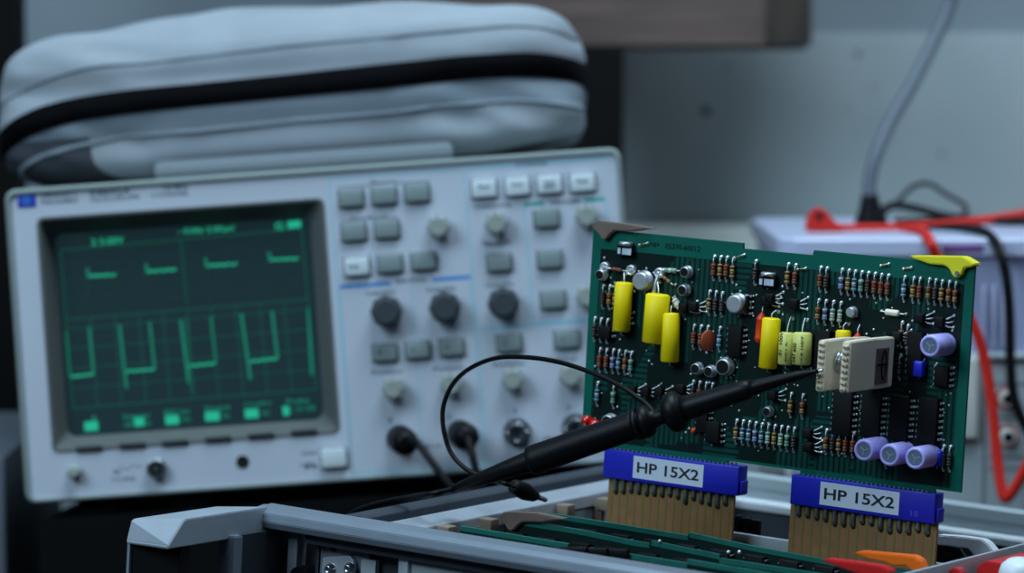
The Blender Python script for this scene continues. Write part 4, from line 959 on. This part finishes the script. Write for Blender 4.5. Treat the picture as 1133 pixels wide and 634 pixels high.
# leads on the tub
def cable(name, pts, r, m, label, cat='cable', extra=None):
    P = [wpx(*p) for p in pts]; o = P[0]
    e = thing(name, W, tuple(o), label, cat); q = MB(); q.tube(P, r, m, 12); q.build('wire', e); return e
R1 = cable('red_test_lead', [(898, 252, 1795), (930, 253, 1800), (985, 252.5, 1806), (1040, 249, 1815), (1090, 243.5, 1835), (1140, 236, 1850), (1200, 228, 1870)], 2.7, 'red_wire', 'red test lead with a red plug lying along the lavender tub', 'test lead')
q = MB(); P = [wpx(x, y, 1795) for x, y in ((890.5, 256.5), (893.5, 240), (899, 231), (907, 229.5), (914, 233), (921, 244), (932, 250), (932, 257))]
q.prism([(p.x, p.z) for p in P], 1788, 1802, 'red', bevel=1.5); p = wpx(906, 239, 1788); q.cyl((p.x, 1788.5, p.z), (p.x, 1786.8, p.z), 2.2, 'hole', 14); q.build('plug', R1)
cable('red_test_lead', [(1000, 254, 1800), (1019, 255.2, 1765), (1028, 266, 1719), (1037, 285, 1716), (1058, 325, 1714), (1078, 362, 1712), (1090, 400, 1711), (1098, 450, 1708), (1103, 505, 1704), (1108, 540, 1700), (1112, 551, 1698), (1119, 546, 1696), (1133, 522, 1694), (1160, 470, 1690), (1190, 405, 1692)], 3.0, 'red_wire', 'red test lead hanging in a loop down past the ringed sockets', 'test lead')
cable('black_test_lead', [(968, 244, 1850), (985, 228, 1852), (1010, 230, 1848), (1050, 240, 1842), (1090, 244, 1838), (1140, 245.5, 1836), (1190, 246, 1836)], 2.5, 'black', 'black lead running right from the boot of the grey cable', 'test lead')
cable('black_test_lead', [(1020, 254.5, 1812), (1060, 252.2, 1795), (1090, 257.3, 1745), (1104, 274, 1718), (1113, 305, 1712), (1117, 350, 1710), (1118, 400, 1708), (1122, 440, 1706), (1136, 475, 1704), (1160, 510, 1700), (1178, 600, 1696), (1185, 720, 1692)], 2.8, 'black', 'black lead hanging down over the front of the lavender tub', 'test lead')
cable('black_test_lead', [(962, 247, 1868), (990, 226, 1900), (1010, 207, 1910), (1028, 203.5, 1910), (1045, 214, 1905), (1068, 228, 1895), (1064, 238, 1890), (1030, 243, 1886), (990, 244, 1880)], 1.4, 'black', 'thin black wire curled in loops behind the red lead', 'wire')
G1 = cable('grey_power_cable', [(962, 226, 1856), (962, 205, 1858), (968, 175, 1862), (985, 135, 1875), (1008, 95, 1890), (1030, 52, 1905), (1047, 15, 1915), (1058, -20, 1920), (1075, -80, 1925)], 4.0, 'grey_cable', 'thick grey cable rising up the wall at the right from a black boot')
p = wpx(964, 247, 1858); q = MB(); t = wpx(962, 214, 1856); q.lathe(p-Vector((0, 0, .5)), t-p, [(0, 10), (3, 9.5), (8, 7.0), ((t-p).length-2, 5.2), ((t-p).length, 4.4)], 'black', 20); q.build('boot', G1)
# wall, backboard, posts and the wooden box
WY = 2260
def struct(name, q, frame=W, origin=(0, 0, 0)): o = q.build(name, None, origin, frame); o['kind'] = 'structure'; return o
q = MB(); q.span((-1500, WY, -10), (1500, WY+60, 1600), 'wall'); struct('wall_back', q, W, (0, WY, 0))
q = MB(); q.span((-1500, -700, -30), (1500, WY, 0), 'bench'); bench = q.build('workbench', None, (0, 900, -15), W); tag(bench, kind='structure'); bench.name = 'floor'
bx, bx2 = wpx(668, 40, WY-12), wpx(1250, 37, WY-12)
q = MB(); q.span((bx.x, WY-12, .4), (bx2.x, WY, bx2.z), 'panel', 1.5); o = q.build('backboard', None, ((bx.x+bx2.x)/2, WY-6, 0), W); tag(o, 'large pale grey board standing against the back wall at the right', 'backboard')
for x, y, r in ((781, 123, 3.6), (803, 78, 1.6), (949, 60, 2.2), (966, 97, 1.4), (806, 72, 1.2), (1042, 170, 1.5), (938, 120, 1.2)):
    p = wpx(x, y, WY-12); q = MB(); q.lathe((p.x, WY-12.02, p.z), (0, -1, 0), [(0, r), (.15, r*.8), (.2, .01)], 'spot', 12); s_ = q.mesh('stain', ((bx.x+bx2.x)/2, WY-6, 0)); s_ = bpy.data.objects.new('stain', s_); C.objects.link(s_); s_.parent = o
a, c = wpx(690, 252, 2190), wpx(1010, 262, 2190); q = MB(); q.span((a.x, 2190, .3), (c.x, 2236, a.z), 'psu_cream', 2); struct('baseboard_back', q, W, (0, 2200, 0))
bb = rad(24); WBF = Frame(CAM+ray(845, 51)*2060, [Vector((math.cos(bb), -math.sin(bb), 0)), Vector((math.sin(bb), math.cos(bb), 0)), Vector((0, 0, 1))])
wb = thing('wooden_box', WBF, (-100, 40, 0), 'brown wooden box at the top of the picture, on the black post behind the bag', 'box')
q = MB(); q.span((-290, 0, 0), (0, 98, 130), 'wood', 1.2); q.build('box_body', wb)
q = MB(); q.span((-.2, 3, 2), (.8, 95, 128), 'wood_d'); q.build('end_grain', wb)
q = MB(); q.span((-288, 4, -2.5), (-3, 94, .5), 'wood_d', .6); q.build('bottom_batten', wb)
zb_ = WBF.o.z-2.6
a, c = wpx(612, 100, 2092), wpx(690, 100, 2092); q = MB(); q.span((a.x, 2092, .3), (c.x, 2180, zb_), 'blackm', 1); o = q.build('support_post', None, ((a.x+c.x)/2, 2136, 0), W); tag(o, 'black post behind the bag, under the wooden box', 'post')
a, c = wpx(-60, 100, 2000), wpx(16, 100, 2000); q = MB(); q.span((a.x, 2000, .3), (c.x, 2050, 700), 'blackm', 1); q.span((a.x, 1996, .3), (a.x+8, 2000, 700), 'blackp', .5); o = q.build('rack_post', None, ((a.x+c.x)/2, 2025, 0), W); tag(o, 'black upright post at the far left edge behind the bag', 'post')
a, c = wpx(-110, 505, 1690), wpx(6, 505, 1690); q = MB(); q.span((a.x, 1690, .3), (c.x, 1900, a.z), 'chassis', 2); o = q.build('metal_cabinet', None, ((a.x+c.x)/2, 1795, 0), W); tag(o, 'grey metal cabinet edge at the lower left beside the black case', 'cabinet')

# ================================================================== light
wd_ = bpy.data.worlds.new('room_ambience'); bpy.context.scene.world = wd_; wd_.use_nodes = True
wd_.node_tree.nodes['Background'].inputs[0].default_value = (.42, .66, 1.0, 1); wd_.node_tree.nodes['Background'].inputs[1].default_value = .04
def area(name, loc, target, size, power, col, sy=None):
    l = bpy.data.lights.new(name, 'AREA'); l.energy = power; l.color = col; l.size = size
    if sy: l.shape = 'RECTANGLE'; l.size_y = sy
    o = bpy.data.objects.new(name, l); C.objects.link(o); o.location = loc
    o.rotation_euler = (Vector(target)-Vector(loc)).to_track_quat('-Z', 'Y').to_euler()
area('window_light', (-1.2, .4, 1.4), (.0, 1.55, .3), 1.0, 27, (.60, .82, 1.0))
area('ceiling_lamp', (.15, 1.3, 1.6), (.1, 1.5, .3), .8, 23, (.64, .84, 1.0))
area('added_wall_fill', (.95, 1.75, 1.0), (.5, 2.25, .35), .35, 4, (.70, .87, 1.0))  # unseen fill added to brighten the right of the back wall

# ================================================================== camera
cd = bpy.data.cameras.new('camera'); cam = bpy.data.objects.new('camera', cd); C.objects.link(cam)
cam.location = CAM*MM; cam.rotation_euler = (math.pi/2-TH, 0, 0)
cd.sensor_width = 36; cd.lens = FPX/1133*36; cd.clip_start = .05; cd.clip_end = 30
cd.dof.use_dof = True; cd.dof.focus_distance = 1.362; cd.dof.aperture_fstop = 7.0
sc_ = bpy.context.scene; sc_.camera = cam
sc_.view_settings.view_transform = 'Standard'; sc_.view_settings.look = 'None'; sc_.view_settings.exposure = 0; sc_.view_settings.gamma = 1; sc_.view_settings.use_curve_mapping = False
for o in bpy.data.objects:
    if '_o' in o: del o['_o']
